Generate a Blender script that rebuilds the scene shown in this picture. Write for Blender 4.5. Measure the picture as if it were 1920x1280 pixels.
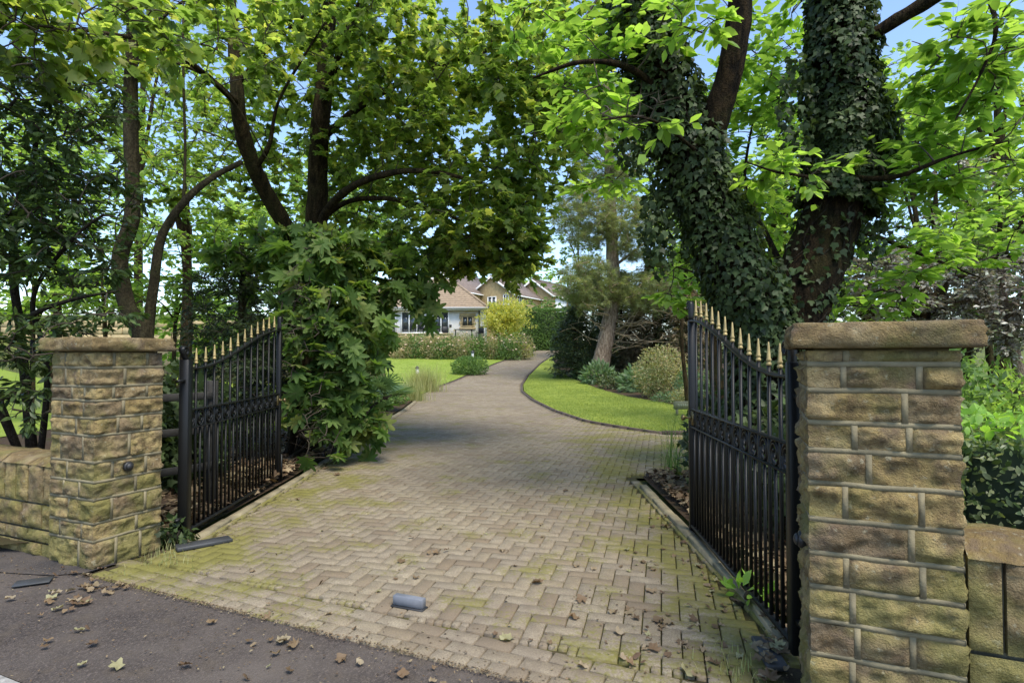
import bpy, math, random
import numpy as np
from mathutils import Vector, Matrix, noise as mnoise

# ------------------------------------------------------------------ scene, camera, light
sc = bpy.context.scene
for o in list(bpy.data.objects):
    bpy.data.objects.remove(o)
COL = sc.collection
FPX, HOR, CAMH = 1085.0, 667.0, 1.5

cam_d = bpy.data.cameras.new("camera")
cam_d.sensor_width = 36.0
cam_d.lens = FPX / 1920 * 36.0
cam_d.clip_start = 0.05
cam_d.clip_end = 3000
cam = bpy.data.objects.new("camera", cam_d)
COL.objects.link(cam)
cam.location = (0, 0, CAMH)
cam.rotation_euler = (math.radians(90 + 1.43), 0, 0)
sc.camera = cam

SUN_EL, SUN_AZ = math.radians(60), math.radians(151)      # azimuth from +Y, clockwise positive
world = bpy.data.worlds.new("World")
sc.world = world
world.use_nodes = True
wn = world.node_tree
wn.nodes.clear()
sky = wn.nodes.new("ShaderNodeTexSky")
sky.sky_type = 'NISHITA'
sky.sun_disc = False
sky.sun_elevation = SUN_EL
sky.sun_rotation = SUN_AZ
sky.air_density = 1.0
sky.dust_density = 0.6
sky.ozone_density = 2.2
bg = wn.nodes.new("ShaderNodeBackground")
bg.inputs[1].default_value = 0.12
wo = wn.nodes.new("ShaderNodeOutputWorld")
wn.links.new(sky.outputs[0], bg.inputs[0])
wn.links.new(bg.outputs[0], wo.inputs[0])

sun_d = bpy.data.lights.new("sun", 'SUN')
sun_d.energy = 2.0
sun_d.angle = math.radians(30)
sun_d.color = (1.0, 0.93, 0.80)
sun = bpy.data.objects.new("sun", sun_d)
COL.objects.link(sun)
sdir = Vector((math.sin(SUN_AZ) * math.cos(SUN_EL), math.cos(SUN_AZ) * math.cos(SUN_EL), math.sin(SUN_EL)))
sun.rotation_euler = sdir.to_track_quat('Z', 'Y').to_euler()
sun.location = (0, 0, 40)

vs = sc.view_settings
vs.view_transform = 'Standard'
vs.look = 'None'
vs.exposure = 1.48
vs.gamma = 1.0
vs.use_curve_mapping = False
sc.render.engine = 'CYCLES'
cy = sc.cycles
cy.use_denoising = True
cy.max_bounces = 14
cy.diffuse_bounces = 10
cy.transmission_bounces = 10
cy.transparent_max_bounces = 4
cy.glossy_bounces = 3
cy.caustics_reflective = False
cy.caustics_refractive = False

RNG = np.random.default_rng(7)
random.seed(7)
PI = math.pi


def P(x, y, d):
    """point seen at photo pixel (x, y), d metres ahead"""
    return np.array([(x - 960) / FPX * d, d, CAMH + (HOR - y) / FPX * d])


# ------------------------------------------------------------------ object helpers
def mesh_obj(name, V, Fs, mat=None, parent=None, smooth=False, rnd=None, loc=None):
    """Fs: int array (n,k) or a list of such arrays; rnd: per-face float"""
    me = bpy.data.meshes.new(name)
    V = np.asarray(V, dtype=np.float32).reshape(-1, 3)
    if not isinstance(Fs, list):
        Fs = [Fs]
    Fs = [np.asarray(F, dtype=np.int32) for F in Fs if len(F)]
    me.vertices.add(len(V))
    me.vertices.foreach_set("co", V.ravel())
    nl = sum(F.size for F in Fs)
    npoly = sum(len(F) for F in Fs)
    me.loops.add(nl)
    me.loops.foreach_set("vertex_index", np.concatenate([F.ravel() for F in Fs]))
    me.polygons.add(npoly)
    tot = np.concatenate([np.full(len(F), F.shape[1], dtype=np.int32) for F in Fs])
    st = np.concatenate([[0], np.cumsum(tot)[:-1]]).astype(np.int32)
    me.polygons.foreach_set("loop_start", st)
    try:
        me.polygons.foreach_set("loop_total", tot)
    except Exception:
        pass
    if smooth:
        me.polygons.foreach_set("use_smooth", np.ones(npoly, dtype=bool))
    if rnd is not None:
        a = me.attributes.new("rnd", 'FLOAT', 'FACE')
        a.data.foreach_set("value", np.asarray(rnd, dtype=np.float32))
    me.update(calc_edges=True)
    if mat:
        me.materials.append(mat)
    o = bpy.data.objects.new(name, me)
    COL.objects.link(o)
    if parent is not None:
        o.parent = parent
    if loc is not None:
        o.location = loc
    return o


def tag(o, label, cat, group=None):
    o["label"] = label
    o["category"] = cat
    if group:
        o["group"] = group
    return o


def thing(name, label, cat, loc=(0, 0, 0), rotz=0.0, group=None):
    o = bpy.data.objects.new(name, None)
    COL.objects.link(o)
    o.location = loc
    o.rotation_euler = (0, 0, rotz)
    return tag(o, label, cat, group)


def structure(o):
    o["kind"] = "structure"
    return o


def link_copy(src, parent, mw=None):
    c = src.copy()
    COL.objects.link(c)
    c.parent = parent
    if mw is not None:
        c.matrix_local = mw
    return c


class MB:
    """collects shapes into one mesh"""
    def __init__(s):
        s.V, s.Q, s.T, s.n = [], [], [], 0

    def add(s, V, F):
        V = np.asarray(V, dtype=float).reshape(-1, 3)
        for f in F:
            if len(f) == 4:
                s.Q.append([i + s.n for i in f])
            elif len(f) == 3:
                s.T.append([i + s.n for i in f])
            else:
                for k in range(1, len(f) - 1):
                    s.T.append([f[0] + s.n, f[k] + s.n, f[k + 1] + s.n])
        s.V.append(V)
        s.n += len(V)
        return s

    def box(s, c, size, rotz=0.0, bev=0.0, M=None):
        x, y, z = [v / 2 for v in size]
        if bev <= 0:
            V = [(-x, -y, -z), (x, -y, -z), (x, y, -z), (-x, y, -z), (-x, -y, z), (x, -y, z), (x, y, z), (-x, y, z)]
            F = [(0, 3, 2, 1), (4, 5, 6, 7), (0, 1, 5, 4), (1, 2, 6, 5), (2, 3, 7, 6), (3, 0, 4, 7)]
        else:
            b = min(bev, x * .9, y * .9, z * .9)
            V = []
            ring = [(-x, -y + b), (-x + b, -y), (x - b, -y), (x, -y + b), (x, y - b), (x - b, y), (-x + b, y), (-x, y - b)]
            rin = [(-x + b, -y + b), (-x + b, -y + b), (x - b, -y + b), (x - b, -y + b), (x - b, y - b), (x - b, y - b), (-x + b, y - b), (-x + b, y - b)]
            for zz, rr in ((-z, rin), (-z + b, ring), (z - b, ring), (z, rin)):
                V += [(p[0], p[1], zz) for p in rr]
            F = []
            for l in range(3):
                for k in range(8):
                    k2 = (k + 1) % 8
                    F.append((l * 8 + k, l * 8 + k2, l * 8 + 8 + k2, l * 8 + 8 + k))
            F.append((24, 26, 28, 30))
            F.append((6, 4, 2, 0))
        V = np.array(V)
        ca, sa = math.cos(rotz), math.sin(rotz)
        V = np.stack([V[:, 0] * ca - V[:, 1] * sa, V[:, 0] * sa + V[:, 1] * ca, V[:, 2]], 1) + np.array(c)
        return s.add(V, F)

    def bar(s, a, b, w, h=None, roll=None):
        """square bar from a to b, w across and h high"""
        h = h or w
        a, b = np.array(a, float), np.array(b, float)
        t = b - a
        L = np.linalg.norm(t)
        t /= L
        up = np.array([0, 0, 1.]) if abs(t[2]) < .9 else np.array([0, 1., 0])
        sd = np.cross(t, up)
        sd /= np.linalg.norm(sd)
        u = np.cross(sd, t)
        V = []
        for p in (a, b):
            for i, j in ((-1, -1), (1, -1), (1, 1), (-1, 1)):
                V.append(p + sd * i * w / 2 + u * j * h / 2)
        return s.add(V, [(0, 1, 2, 3), (7, 6, 5, 4), (0, 4, 5, 1), (1, 5, 6, 2), (2, 6, 7, 3), (3, 7, 4, 0)])

    def tube(s, pts, rad, sides=8, cap=True):
        V, F = tube(pts, rad, sides)
        n = len(V)
        F = [tuple(f) for f in F]
        if cap:
            F.append(tuple(range(sides))[::-1])
            F.append(tuple(range(n - sides, n)))
        return s.add(V, F)

    def lathe(s, prof, c=(0, 0, 0), sides=12, axis='z'):
        V, F = [], []
        for r, z in prof:
            for k in range(sides):
                a = 2 * PI * k / sides
                p = (r * math.cos(a), r * math.sin(a), z)
                if axis == 'x':
                    p = (p[2], p[0], p[1])
                elif axis == 'y':
                    p = (p[0], p[2], p[1])
                V.append(p)
        for i in range(len(prof) - 1):
            for k in range(sides):
                k2 = (k + 1) % sides
                F.append((i * sides + k, i * sides + k2, (i + 1) * sides + k2, (i + 1) * sides + k))
        F.append(tuple(range(sides))[::-1])
        F.append(tuple(range((len(prof) - 1) * sides, len(prof) * sides)))
        return s.add(np.array(V) + np.array(c), F)

    def build(s, name, mat, parent=None, smooth=False, loc=None, rnd=None):
        Fs = []
        if s.Q:
            Fs.append(np.array(s.Q))
        if s.T:
            Fs.append(np.array(s.T))
        r = None if rnd is None else np.full(len(s.Q) + len(s.T), rnd)
        return mesh_obj(name, np.concatenate(s.V), Fs, mat, parent, smooth, r, loc)


def tube(pts, rad, sides=8):
    pts = np.asarray(pts, float)
    n = len(pts)
    rad = np.broadcast_to(np.asarray(rad, float), (n,))
    t = np.gradient(pts, axis=0)
    t /= np.linalg.norm(t, axis=1)[:, None] + 1e-9
    ref = np.array([0.3, 0.1, 1.0]) if abs(t[:, 2]).mean() < .8 else np.array([1.0, .2, .1])
    u = np.cross(t, ref)
    u /= np.linalg.norm(u, axis=1)[:, None] + 1e-9
    v = np.cross(t, u)
    a = np.arange(sides) * 2 * PI / sides
    V = pts[:, None, :] + rad[:, None, None] * (np.cos(a)[None, :, None] * u[:, None, :] + np.sin(a)[None, :, None] * v[:, None, :])
    V = V.reshape(-1, 3)
    i = np.arange(n - 1)[:, None]
    k = np.arange(sides)[None, :]
    k2 = (k + 1) % sides
    F = np.stack([i * sides + k, i * sides + k2, (i + 1) * sides + k2, (i + 1) * sides + k], -1).reshape(-1, 4)
    return V, F


def spline(pts, n):
    """Catmull-Rom through pts (any dims)"""
    pts = np.asarray(pts, float)
    p = np.vstack([2 * pts[0] - pts[1], pts, 2 * pts[-1] - pts[-2]])
    seg = len(pts) - 1
    t = np.linspace(0, seg, n)
    i = np.minimum(t.astype(int), seg - 1)
    f = (t - i)[:, None]
    p0, p1, p2, p3 = p[i], p[i + 1], p[i + 2], p[i + 3]
    return .5 * (2 * p1 + (p2 - p0) * f + (2 * p0 - 5 * p1 + 4 * p2 - p3) * f ** 2 + (3 * p1 - p0 - 3 * p2 + p3) * f ** 3)


# ------------------------------------------------------------------ materials
class NM:
    def __init__(s, name):
        s.m = bpy.data.materials.new(name)
        s.m.use_nodes = True
        s.t = s.m.node_tree
        s.t.nodes.clear()
        s.out = s.t.nodes.new("ShaderNodeOutputMaterial")

    def n(s, typ, **kw):
        nd = s.t.nodes.new("ShaderNode" + typ)
        for k, v in kw.items():
            setattr(nd, k, v)
        return nd

    def l(s, a, b):
        s.t.links.new(a, b)

    def pos(s):
        return s.n("NewGeometry").outputs["Position"]

    def objc(s):
        return s.n("TexCoord").outputs["Object"]

    def noise(s, vec, scale, detail=4, rough=.55, col=False):
        nd = s.n("TexNoise")
        nd.inputs["Scale"].default_value = scale
        nd.inputs["Detail"].default_value = detail
        nd.inputs["Roughness"].default_value = rough
        if vec is not None:
            s.l(vec, nd.inputs["Vector"])
        return nd.outputs["Color" if col else "Fac"]

    def ramp(s, fac, stops):
        r = s.n("ValToRGB")
        e = r.color_ramp.elements
        while len(e) < len(stops):
            e.new(.5)
        for i, (p, c) in enumerate(stops):
            e[i].position = p
            c = (c, c, c) if not hasattr(c, "__len__") else c
            e[i].color = (c[0], c[1], c[2], 1)
        s.l(fac, r.inputs[0])
        return r.outputs[0]

    def mix(s, fac, a, b, blend='MIX'):
        m = s.n("MixRGB", blend_type=blend)
        for sock, v in ((m.inputs[0], fac), (m.inputs[1], a), (m.inputs[2], b)):
            if hasattr(v, "is_linked"):
                s.l(v, sock)
            elif hasattr(v, "__len__"):
                sock.default_value = (v[0], v[1], v[2], 1)
            else:
                sock.default_value = v if sock.type == 'VALUE' else (v, v, v, 1)
        return m.outputs[0]

    def math(s, op, a, b=0.0, clamp=False):
        m = s.n("Math", operation=op, use_clamp=clamp)
        for sock, v in ((m.inputs[0], a), (m.inputs[1], b)):
            if hasattr(v, "is_linked"):
                s.l(v, sock)
            else:
                sock.default_value = v
        return m.outputs[0]

    def attr(s, name):
        return s.n("Attribute", attribute_name=name).outputs["Fac"]

    def bump(s, h, strength=.4, dist=.01):
        b = s.n("Bump")
        b.inputs["Strength"].default_value = strength
        b.inputs["Distance"].default_value = dist
        s.l(h, b.inputs["Height"])
        return b.outputs[0]

    def princ(s, col, rough=.8, normal=None, metal=0.0, spec=.5):
        p = s.n("BsdfPrincipled")
        for sock, v in ((p.inputs["Base Color"], col), (p.inputs["Roughness"], rough), (p.inputs["Metallic"], metal), (p.inputs["Specular IOR Level"], spec)):
            if hasattr(v, "is_linked"):
                s.l(v, sock)
            elif hasattr(v, "__len__"):
                sock.default_value = (v[0], v[1], v[2], 1)
            else:
                sock.default_value = v
        if normal is not None:
            s.l(normal, p.inputs["Normal"])
        return p.outputs[0]

    def done(s, sh):
        s.l(sh, s.out.inputs["Surface"])
        return s.m


def simple(name, col, rough=.7, metal=0., spec=.5, nscale=None, namp=.25, bump=0., bscale=60):
    m = NM(name)
    c = col
    nrm = None
    if nscale:
        f = m.noise(m.pos(), nscale, 5)
        c = m.mix(m.ramp(f, [(.3, 0.), (.7, 1.)]), tuple(v * (1 - namp) for v in col), tuple(min(1, v * (1 + namp)) for v in col))
    if bump:
        nrm = m.bump(m.noise(m.pos(), bscale, 4), bump, .005)
    return m.done(m.princ(c, rough, nrm, metal, spec))


def leaf_mat(name, cols, trans=.45, rough=.45, tcol=None, spec=.35, gain=1.45):
    """cols: 2-4 colours over the per-leaf random value"""
    m = NM(name)
    r = m.attr("rnd")
    st = [(i / (len(cols) - 1), tuple(min(.62, (v * .86 + .14 * (.3 * c[0] + .6 * c[1] + .1 * c[2])) * gain) for v in c)) for i, c in enumerate(cols)]
    c = m.ramp(r, st)
    big = m.noise(m.pos(), 1.3, 2)
    c = m.mix(m.ramp(big, [(.35, .0), (.65, .55)]), c, m.mix(1.0, c, (.66, .78, .7), 'MULTIPLY'))
    p = m.princ(c, rough, None, 0, spec)
    tr = m.n("BsdfTranslucent")
    tc = tcol or (2.0, 1.95, 1.0)
    m.l(m.mix(1.0, c, tc, 'MULTIPLY'), tr.inputs[0])
    mx = m.n("MixShader")
    mx.inputs[0].default_value = trans
    m.l(p, mx.inputs[1])
    m.l(tr.outputs[0], mx.inputs[2])
    return m.done(mx.outputs[0])


def bark_mat(name, a, b, moss=None, scale=8):
    m = NM(name)
    mp = m.n("Mapping")
    m.l(m.pos(), mp.inputs[0])
    mp.inputs["Scale"].default_value = (1, 1, .22)
    f = m.noise(mp.outputs[0], scale * 2, 6, .65)
    c = m.mix(m.ramp(f, [(.40, 0.), (.62, 1.)]), a, b)
    if moss:
        g = m.noise(m.pos(), 2.2, 4)
        c = m.mix(m.ramp(g, [(.5, 0.), (.68, .7)]), c, moss)
    f2 = m.noise(m.pos(), scale * 7, 4, .7)
    c = m.mix(m.ramp(f2, [(.40, .7), (.60, 0.)]), c, tuple(v * .5 for v in a))
    h = m.math('ADD', f, m.math('MULTIPLY', f2, .4))
    return m.done(m.princ(c, .95, m.bump(h, 1.0, .08), 0, .1))


def mat_paver():
    m = NM("paver")
    p = m.pos()
    r = m.attr("rnd")
    c = m.ramp(r, [(0., (.215, .163, .105)), (.35, (.29, .242, .163)), (.7, (.335, .283, .20)), (1., (.26, .22, .16))])
    n1 = m.noise(p, 110, 4, .75)
    nm = m.noise(p, 13, 4, .6)
    c = m.mix(m.ramp(nm, [(.40, .45), (.60, 0.)]), c, (.17, .135, .095))
    c = m.mix(m.ramp(n1, [(.36, .75), (.62, 0.)]), c, (.12, .095, .068))
    # darker worn wheel tracks and damp blotches
    n2 = m.noise(p, .55, 4, .6)
    c = m.mix(m.ramp(n2, [(.42, .0), (.62, .38)]), c, (.13, .10, .078))
    # moss: more of it along the two edges near the gates
    sep = m.n("SeparateXYZ")
    m.l(p, sep.inputs[0])
    w = m.math('DIVIDE', m.math('ABSOLUTE', m.math('ADD', sep.outputs[0], .5)), 2.1, True)
    w = m.math('POWER', w, 2.0)
    near = m.math('MULTIPLY', m.math('SUBTRACT', 1.0, m.math('DIVIDE', sep.outputs[1], 17.), True), m.math('DIVIDE', m.math('SUBTRACT', sep.outputs[1], m.math('MULTIPLY', sep.outputs[0], -.46)), 2.9, True))
    n3 = m.noise(p, 1.9, 6, .62)
    n4 = m.noise(p, 38, 4, .7)
    mm = m.math('ADD', m.math('ADD', m.math('MULTIPLY', n3, .95), m.math('MULTIPLY', n4, .55)), m.math('MULTIPLY', m.math('MULTIPLY', w, near), .36))
    mask = m.ramp(mm, [(.82, 0.), (.90, .6), (1.0, .95)])
    mossc = m.mix(m.noise(p, 60, 3), (.10, .09, .024), (.205, .19, .045))
    c = m.mix(mask, c, mossc)
    h = m.mix(mask, n1, m.noise(p, 140, 3))
    return m.done(m.princ(c, .92, m.bump(h, .45, .004), 0, .3))


def mat_joint():
    m = NM("joint_sand")
    p = m.pos()
    c = m.mix(m.ramp(m.noise(p, 3.0, 4), [(.38, 0.), (.6, 1.)]), (.035, .027, .017), (.10, .095, .02))
    c = m.mix(m.ramp(m.noise(p, 80, 2), [(.4, .6), (.6, 0.)]), c, (.06, .05, .03))
    return m.done(m.princ(c, .95, m.bump(m.noise(p, 120, 3), .6, .004), 0, .2))


def mat_asphalt(name="asphalt", base=(.066, .053, .046)):
    m = NM(name)
    p = m.pos()
    v = m.n("TexVoronoi")
    v.inputs["Scale"].default_value = 130
    m.l(p, v.inputs["Vector"])
    sp = m.ramp(v.outputs["Color"], [(.3, tuple(b * .55 for b in base)), (.7, base), (.95, tuple(b * 1.9 for b in base))])
    big = m.noise(p, 1.3, 5, .6)
    c = m.mix(m.ramp(big, [(.38, 0.), (.66, .75)]), sp, (.115, .095, .08))
    c = m.mix(m.ramp(m.noise(p, 7, 4), [(.52, 0.), (.70, .5)]), c, (.085, .066, .048))
    return m.done(m.princ(c, .9, m.bump(v.outputs["Distance"], .7, .006), 0, .35))


def mat_stone(name="sandstone", dark=1.0):
    m = NM(name)
    p = m.pos()
    r = m.attr("rnd")
    c = m.ramp(r, [(0., (.28, .205, .085)), (.3, (.395, .298, .135)), (.6, (.31, .235, .12)), (.85, (.25, .185, .105)), (1., (.18, .135, .085))])
    if dark != 1.0:
        c = m.mix(1.0, c, (dark, dark * .96, dark * .9), 'MULTIPLY')
    n1 = m.noise(p, 14, 6, .68)
    c = m.mix(m.ramp(n1, [(.38, .85), (.57, 0.)]), c, (.12, .083, .043))
    n7 = m.noise(p, 8, 3, .5)
    c = m.mix(m.ramp(n7, [(.54, 0.), (.66, .65)]), c, (.15, .108, .075))
    n9 = m.noise(p, 30, 3, .6)
    c = m.mix(m.ramp(n9, [(.62, 0.), (.70, .55)]), c, (.40, .37, .26))
    n2 = m.noise(p, 5, 4)
    c = m.mix(m.ramp(n2, [(.56, 0.), (.72, .55)]), c, (.44, .35, .20))
    n5 = m.noise(p, 3.1, 3)
    c = m.mix(m.ramp(n5, [(.6, 0.), (.7, .35)]), c, (.12, .10, .085))
    sep = m.n("SeparateXYZ")
    m.l(p, sep.inputs[0])
    low = m.math('SUBTRACT', 1.0, m.math('DIVIDE', sep.outputs[2], 1.2), True)
    g = m.math('ADD', m.noise(p, 4.5, 5), m.math('MULTIPLY', low, .18))
    c = m.mix(m.ramp(g, [(.53, 0.), (.72, .6)]), c, (.17, .17, .045))
    h = m.math('ADD', m.noise(p, 36, 6, .7), m.math('MULTIPLY', m.noise(p, 150, 3), .35))
    return m.done(m.princ(c, .92, m.bump(h, 1.0, .022), 0, .2))


def mat_lawn(name, a, b, c3):
    m = NM(name)
    p = m.pos()
    c = m.mix(m.ramp(m.noise(p, .9, 5), [(.38, 0.), (.62, 1.)]), a, b)
    c = m.mix(m.ramp(m.noise(p, 45, 4, .7), [(.35, .6), (.6, 0.)]), c, c3)
    w = m.n("TexWave", wave_type='BANDS', bands_direction='X')
    w.inputs["Scale"].default_value = .28
    w.inputs["Distortion"].default_value = .6
    m.l(p, w.inputs["Vector"])
    c = m.mix(m.ramp(w.outputs[0], [(.35, 0.), (.65, .22)]), c, (.24, .30, .06))
    return m.done(m.princ(c, .9, m.bump(m.noise(p, 90, 3, .7), .8, .02), 0, .15))


def mat_soil():
    m = NM("soil")
    p = m.pos()
    c = m.mix(m.noise(p, 6, 6, .7), (.028, .018, .011), (.085, .055, .032))
    c = m.mix(m.ramp(m.noise(p, 1.6, 3), [(.5, 0.), (.66, .5)]), c, (.045, .05, .015))
    return m.done(m.princ(c, .95, m.bump(m.noise(p, 30, 6, .7), .9, .03), 0, .2))


M = {
    'paver': mat_paver(), 'joint': mat_joint(), 'asphalt': mat_asphalt(), 'patch': mat_asphalt("asphalt_patch", (.045, .04, .04)),
    'stone': mat_stone(), 'stone_cap': mat_stone("sandstone_cap", .72), 'soil': mat_soil(),
    'mortar': simple("mortar", (.19, .162, .098), .95, nscale=9, namp=.3, bump=.6, bscale=90),
    'mortar_old': simple("mortar_old", (.17, .15, .10), .95, nscale=9, namp=.35, bump=.6, bscale=90),
    'iron': simple("black_iron", (.007, .007, .007), .42, 0, .28, bump=.12, bscale=120),
    'gold': simple("gold_paint", (.36, .27, .11), .5, .25, .5, nscale=20, namp=.3),
    'brass': simple("aged_brass", (.16, .125, .06), .4, .8),
    'kerb': simple("concrete_kerb", (.20, .17, .105), .93, nscale=5, namp=.45, bump=.6, bscale=70),
    'kerb_dark': simple("dark_edging", (.075, .055, .045), .9, nscale=6, namp=.4, bump=.5, bscale=60),
    'granite': simple("granite", (.26, .25, .235), .8, nscale=30, namp=.4, bump=.4, bscale=80),
    'slate': simple("slate", (.036, .038, .041), .6, 0, .5, nscale=6, namp=.3, bump=.35, bscale=40),
    'steel': simple("grey_metal", (.15, .16, .185), .6, 0., .5, nscale=12, namp=.2, bump=.2, bscale=60),
    'rubber': simple("black_rubber", (.018, .018, .02), .45, 0, .5),
    'timber': simple("dark_timber", (.022, .02, .017), .85, nscale=10, namp=.4, bump=.5),
    'timber_grey': simple("weathered_timber", (.17, .18, .12), .85, nscale=10, namp=.25, bump=.4),
    'sign_text': simple("pale_lettering", (.42, .46, .36), .7),
    'white': simple("white_render", (.80, .79, .76), .85, nscale=3, namp=.05),
    'white_paint': simple("white_paint", (.80, .80, .78), .5),
    'tile_roof': simple("roof_tile", (.25, .185, .125), .85, nscale=5, namp=.25, bump=.3),
    'tile_dark': simple("roof_tile_dark", (.15, .115, .095), .85, nscale=2, namp=.25, bump=.3),
    'house_stone': simple("house_stone", (.42, .31, .155), .9, nscale=4, namp=.2, bump=.4, bscale=14),
    'stone_trim': simple("stone_trim", (.40, .31, .17), .9, nscale=6, namp=.2),
    'glass': simple("window_glass", (.035, .045, .05), .06, 0, .8),
    'gutter': simple("grey_gutter", (.36, .37, .38), .5),
    'dark_metal': simple("dark_metal", (.02, .02, .022), .5),
    'lamp_glass': simple("lamp_glass", (.75, .75, .72), .3),
    'lawn': mat_lawn("lawn", (.22, .27, .035), (.32, .37, .06), (.13, .16, .025)),
    'lawn_sun': mat_lawn("lawn_far", (.20, .28, .035), (.27, .34, .06), (.12, .17, .025)),
    'bark': bark_mat("bark_maple", (.022, .016, .009), (.095, .068, .034), (.065, .068, .022)),
    'bark_ivy': bark_mat("bark_dark", (.012, .009, .006), (.065, .043, .022), (.05, .05, .014), 10),
    'bark_limb': bark_mat("bark_limb", (.022, .018, .014), (.055, .044, .032), (.042, .044, .02), 6),
    'bark_pale': bark_mat("bark_pale", (.05, .04, .024), (.115, .092, .05), (.075, .078, .03), 5),
    'bark_pine': bark_mat("bark_pine", (.17, .125, .09), (.46, .37, .28), None, 7),
    'twig': simple("twig", (.045, .034, .022), .9),
    'twig_pale': simple("dead_twig", (.26, .20, .12), .9),
    # foliage
    'L_maple': leaf_mat("leaf_maple", [(.036, .054, .014), (.056, .080, .018), (.078, .108, .022), (.100, .128, .026), (.16, .150, .035)], .64, tcol=(2.0, 2.1, .9), gain=2.5),
    'L_chest': leaf_mat("leaf_chestnut", [(.075, .135, .014), (.115, .20, .02), (.17, .27, .03)], .58, gain=1.65),
    'L_ivy': leaf_mat("leaf_ivy", [(.014, .024, .008), (.028, .046, .012), (.05, .078, .02)], .28, .5, None, .25, gain=1.5),
    'L_rhodo': leaf_mat("leaf_rhododendron", [(.016, .030, .008), (.030, .052, .012), (.05, .08, .016)], .34, .42, None, .4, gain=1.9),
    'L_fatsia': leaf_mat("leaf_fatsia", [(.030, .058, .013), (.048, .088, .018), (.068, .116, .023), (.09, .135, .03), (.13, .14, .035)], .5, .55, (1.9, 2.0, .8), .15, gain=1.75),
    'L_yew': leaf_mat("leaf_yew", [(.012, .022, .008), (.026, .042, .012), (.048, .07, .018)], .2),
    'L_bg': leaf_mat("leaf_background", [(.055, .10, .014), (.10, .17, .022), (.16, .24, .035), (.22, .29, .05)], .52, gain=1.75),
    'L_bg2': leaf_mat("leaf_background_cool", [(.035, .065, .014), (.06, .11, .02), (.10, .165, .03)], .48, gain=1.8),
    'L_purple': leaf_mat("leaf_purple", [(.06, .055, .048), (.11, .095, .085), (.17, .16, .14), (.10, .12, .05)], .25, .35, (1.1, .9, .7), .5, gain=2.8),
    'L_pine': leaf_mat("needle_pine", [(.07, .095, .03), (.13, .155, .05), (.19, .20, .08)], .4, gain=1.7),
    'L_conif': leaf_mat("needle_conifer", [(.022, .038, .012), (.045, .065, .018), (.09, .10, .03)], .25),
    'L_brown': leaf_mat("leaf_brown_conifer", [(.10, .065, .035), (.16, .11, .06), (.09, .09, .035)], .25, .7),
    'L_yellow': leaf_mat("leaf_yellow", gain=1.0, cols=[(.20, .27, .03), (.42, .42, .03), (.56, .50, .05), (.62, .56, .09)], trans=.4),
    'L_hedge': leaf_mat("leaf_hedge", [(.04, .085, .014), (.075, .14, .022), (.12, .20, .035)], .35),
    'L_pale': leaf_mat("leaf_pale_shrub", [(.10, .13, .04), (.18, .19, .07), (.27, .20, .10), (.22, .24, .10)], .35),
    'L_fern': leaf_mat("leaf_bluegreen", [(.055, .10, .04), (.085, .145, .06), (.12, .19, .085)], .35),
    'L_newhedge': leaf_mat("leaf_new_growth", [(.12, .24, .015), (.18, .32, .025), (.24, .38, .04)], .5),
    'L_privet': leaf_mat("leaf_privet", [(.03, .055, .014), (.06, .095, .025), (.12, .15, .06), (.20, .21, .10)], .3, .35),
    'L_grass': leaf_mat("grass_blade", gain=1.0, cols=[(.15, .21, .025), (.24, .31, .04), (.36, .40, .09)], trans=.35),
    'L_straw': leaf_mat("grass_straw", [(.14, .17, .05), (.24, .24, .09), (.34, .30, .14)], .35),
    'L_fallen': leaf_mat("leaf_fallen", gain=1.0, cols=[(.13, .075, .04), (.22, .135, .065), (.32, .23, .13), (.40, .34, .24)], trans=.25, rough=.6, tcol=(1.1, .9, .6)),
    'L_fallen2': leaf_mat("leaf_fallen_yellow", gain=1.0, cols=[(.30, .22, .06), (.36, .29, .10), (.34, .32, .17)], trans=.3, rough=.6, tcol=(1.1, .9, .6)),
    'L_litter': leaf_mat("leaf_litter", gain=1.0, cols=[(.06, .035, .02), (.12, .07, .035), (.22, .14, .07), (.32, .24, .13)], trans=.15, rough=.7, tcol=(1.1, .9, .6)),
    'rose': simple("rose_petals", (.7, .5, .38), .7),
}

# ------------------------------------------------------------------ leaf templates (along +X, width Y, normal Z)


def fan(outline, cup=.0, centre=(.0, 0., 0.)):
    pts = [centre] + [(p[0], p[1], 0) for p in outline]
    V = np.array(pts, float)
    V[:, 2] = -cup * ((V[:, 0] - centre[0]) ** 2 + V[:, 1] ** 2)
    n = len(outline)
    F = [(0, 1 + k, 1 + (k + 1) % n) for k in range(n)]
    return V, np.array(F)


def polar(ar, cup, stalk=.0):
    o = []
    for a, r in ar:
        o.append((r * math.cos(math.radians(a)), r * math.sin(math.radians(a))))
    return fan(o, cup)


def sym(half):
    return [(-a, r) for a, r in half[::-1] if a > 0] + half


T_MAPLE = polar(sym([(0, 1.), (24, .56), (48, .84), (78, .52), (108, .60), (155, .3)]), .22)
T_MAPLE_HI = polar(sym([(0, 1.), (7, .80), (15, .76), (25, .55), (36, .70), (49, .88), (58, .70), (76, .52), (92, .55), (110, .62), (130, .44), (165, .24)]), .3)
_f = []
for k in range(8):
    a = -147 + 42 * k
    L = 1.0 - .28 * abs(k - 3.5) / 3.5
    _f += [(a - 20.5, .46), (a - 12, L * .72), (a - 6, L * .90), (a, L), (a + 6, L * .90), (a + 12, L * .72)]
T_FATSIA = polar(_f, .28)


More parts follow.
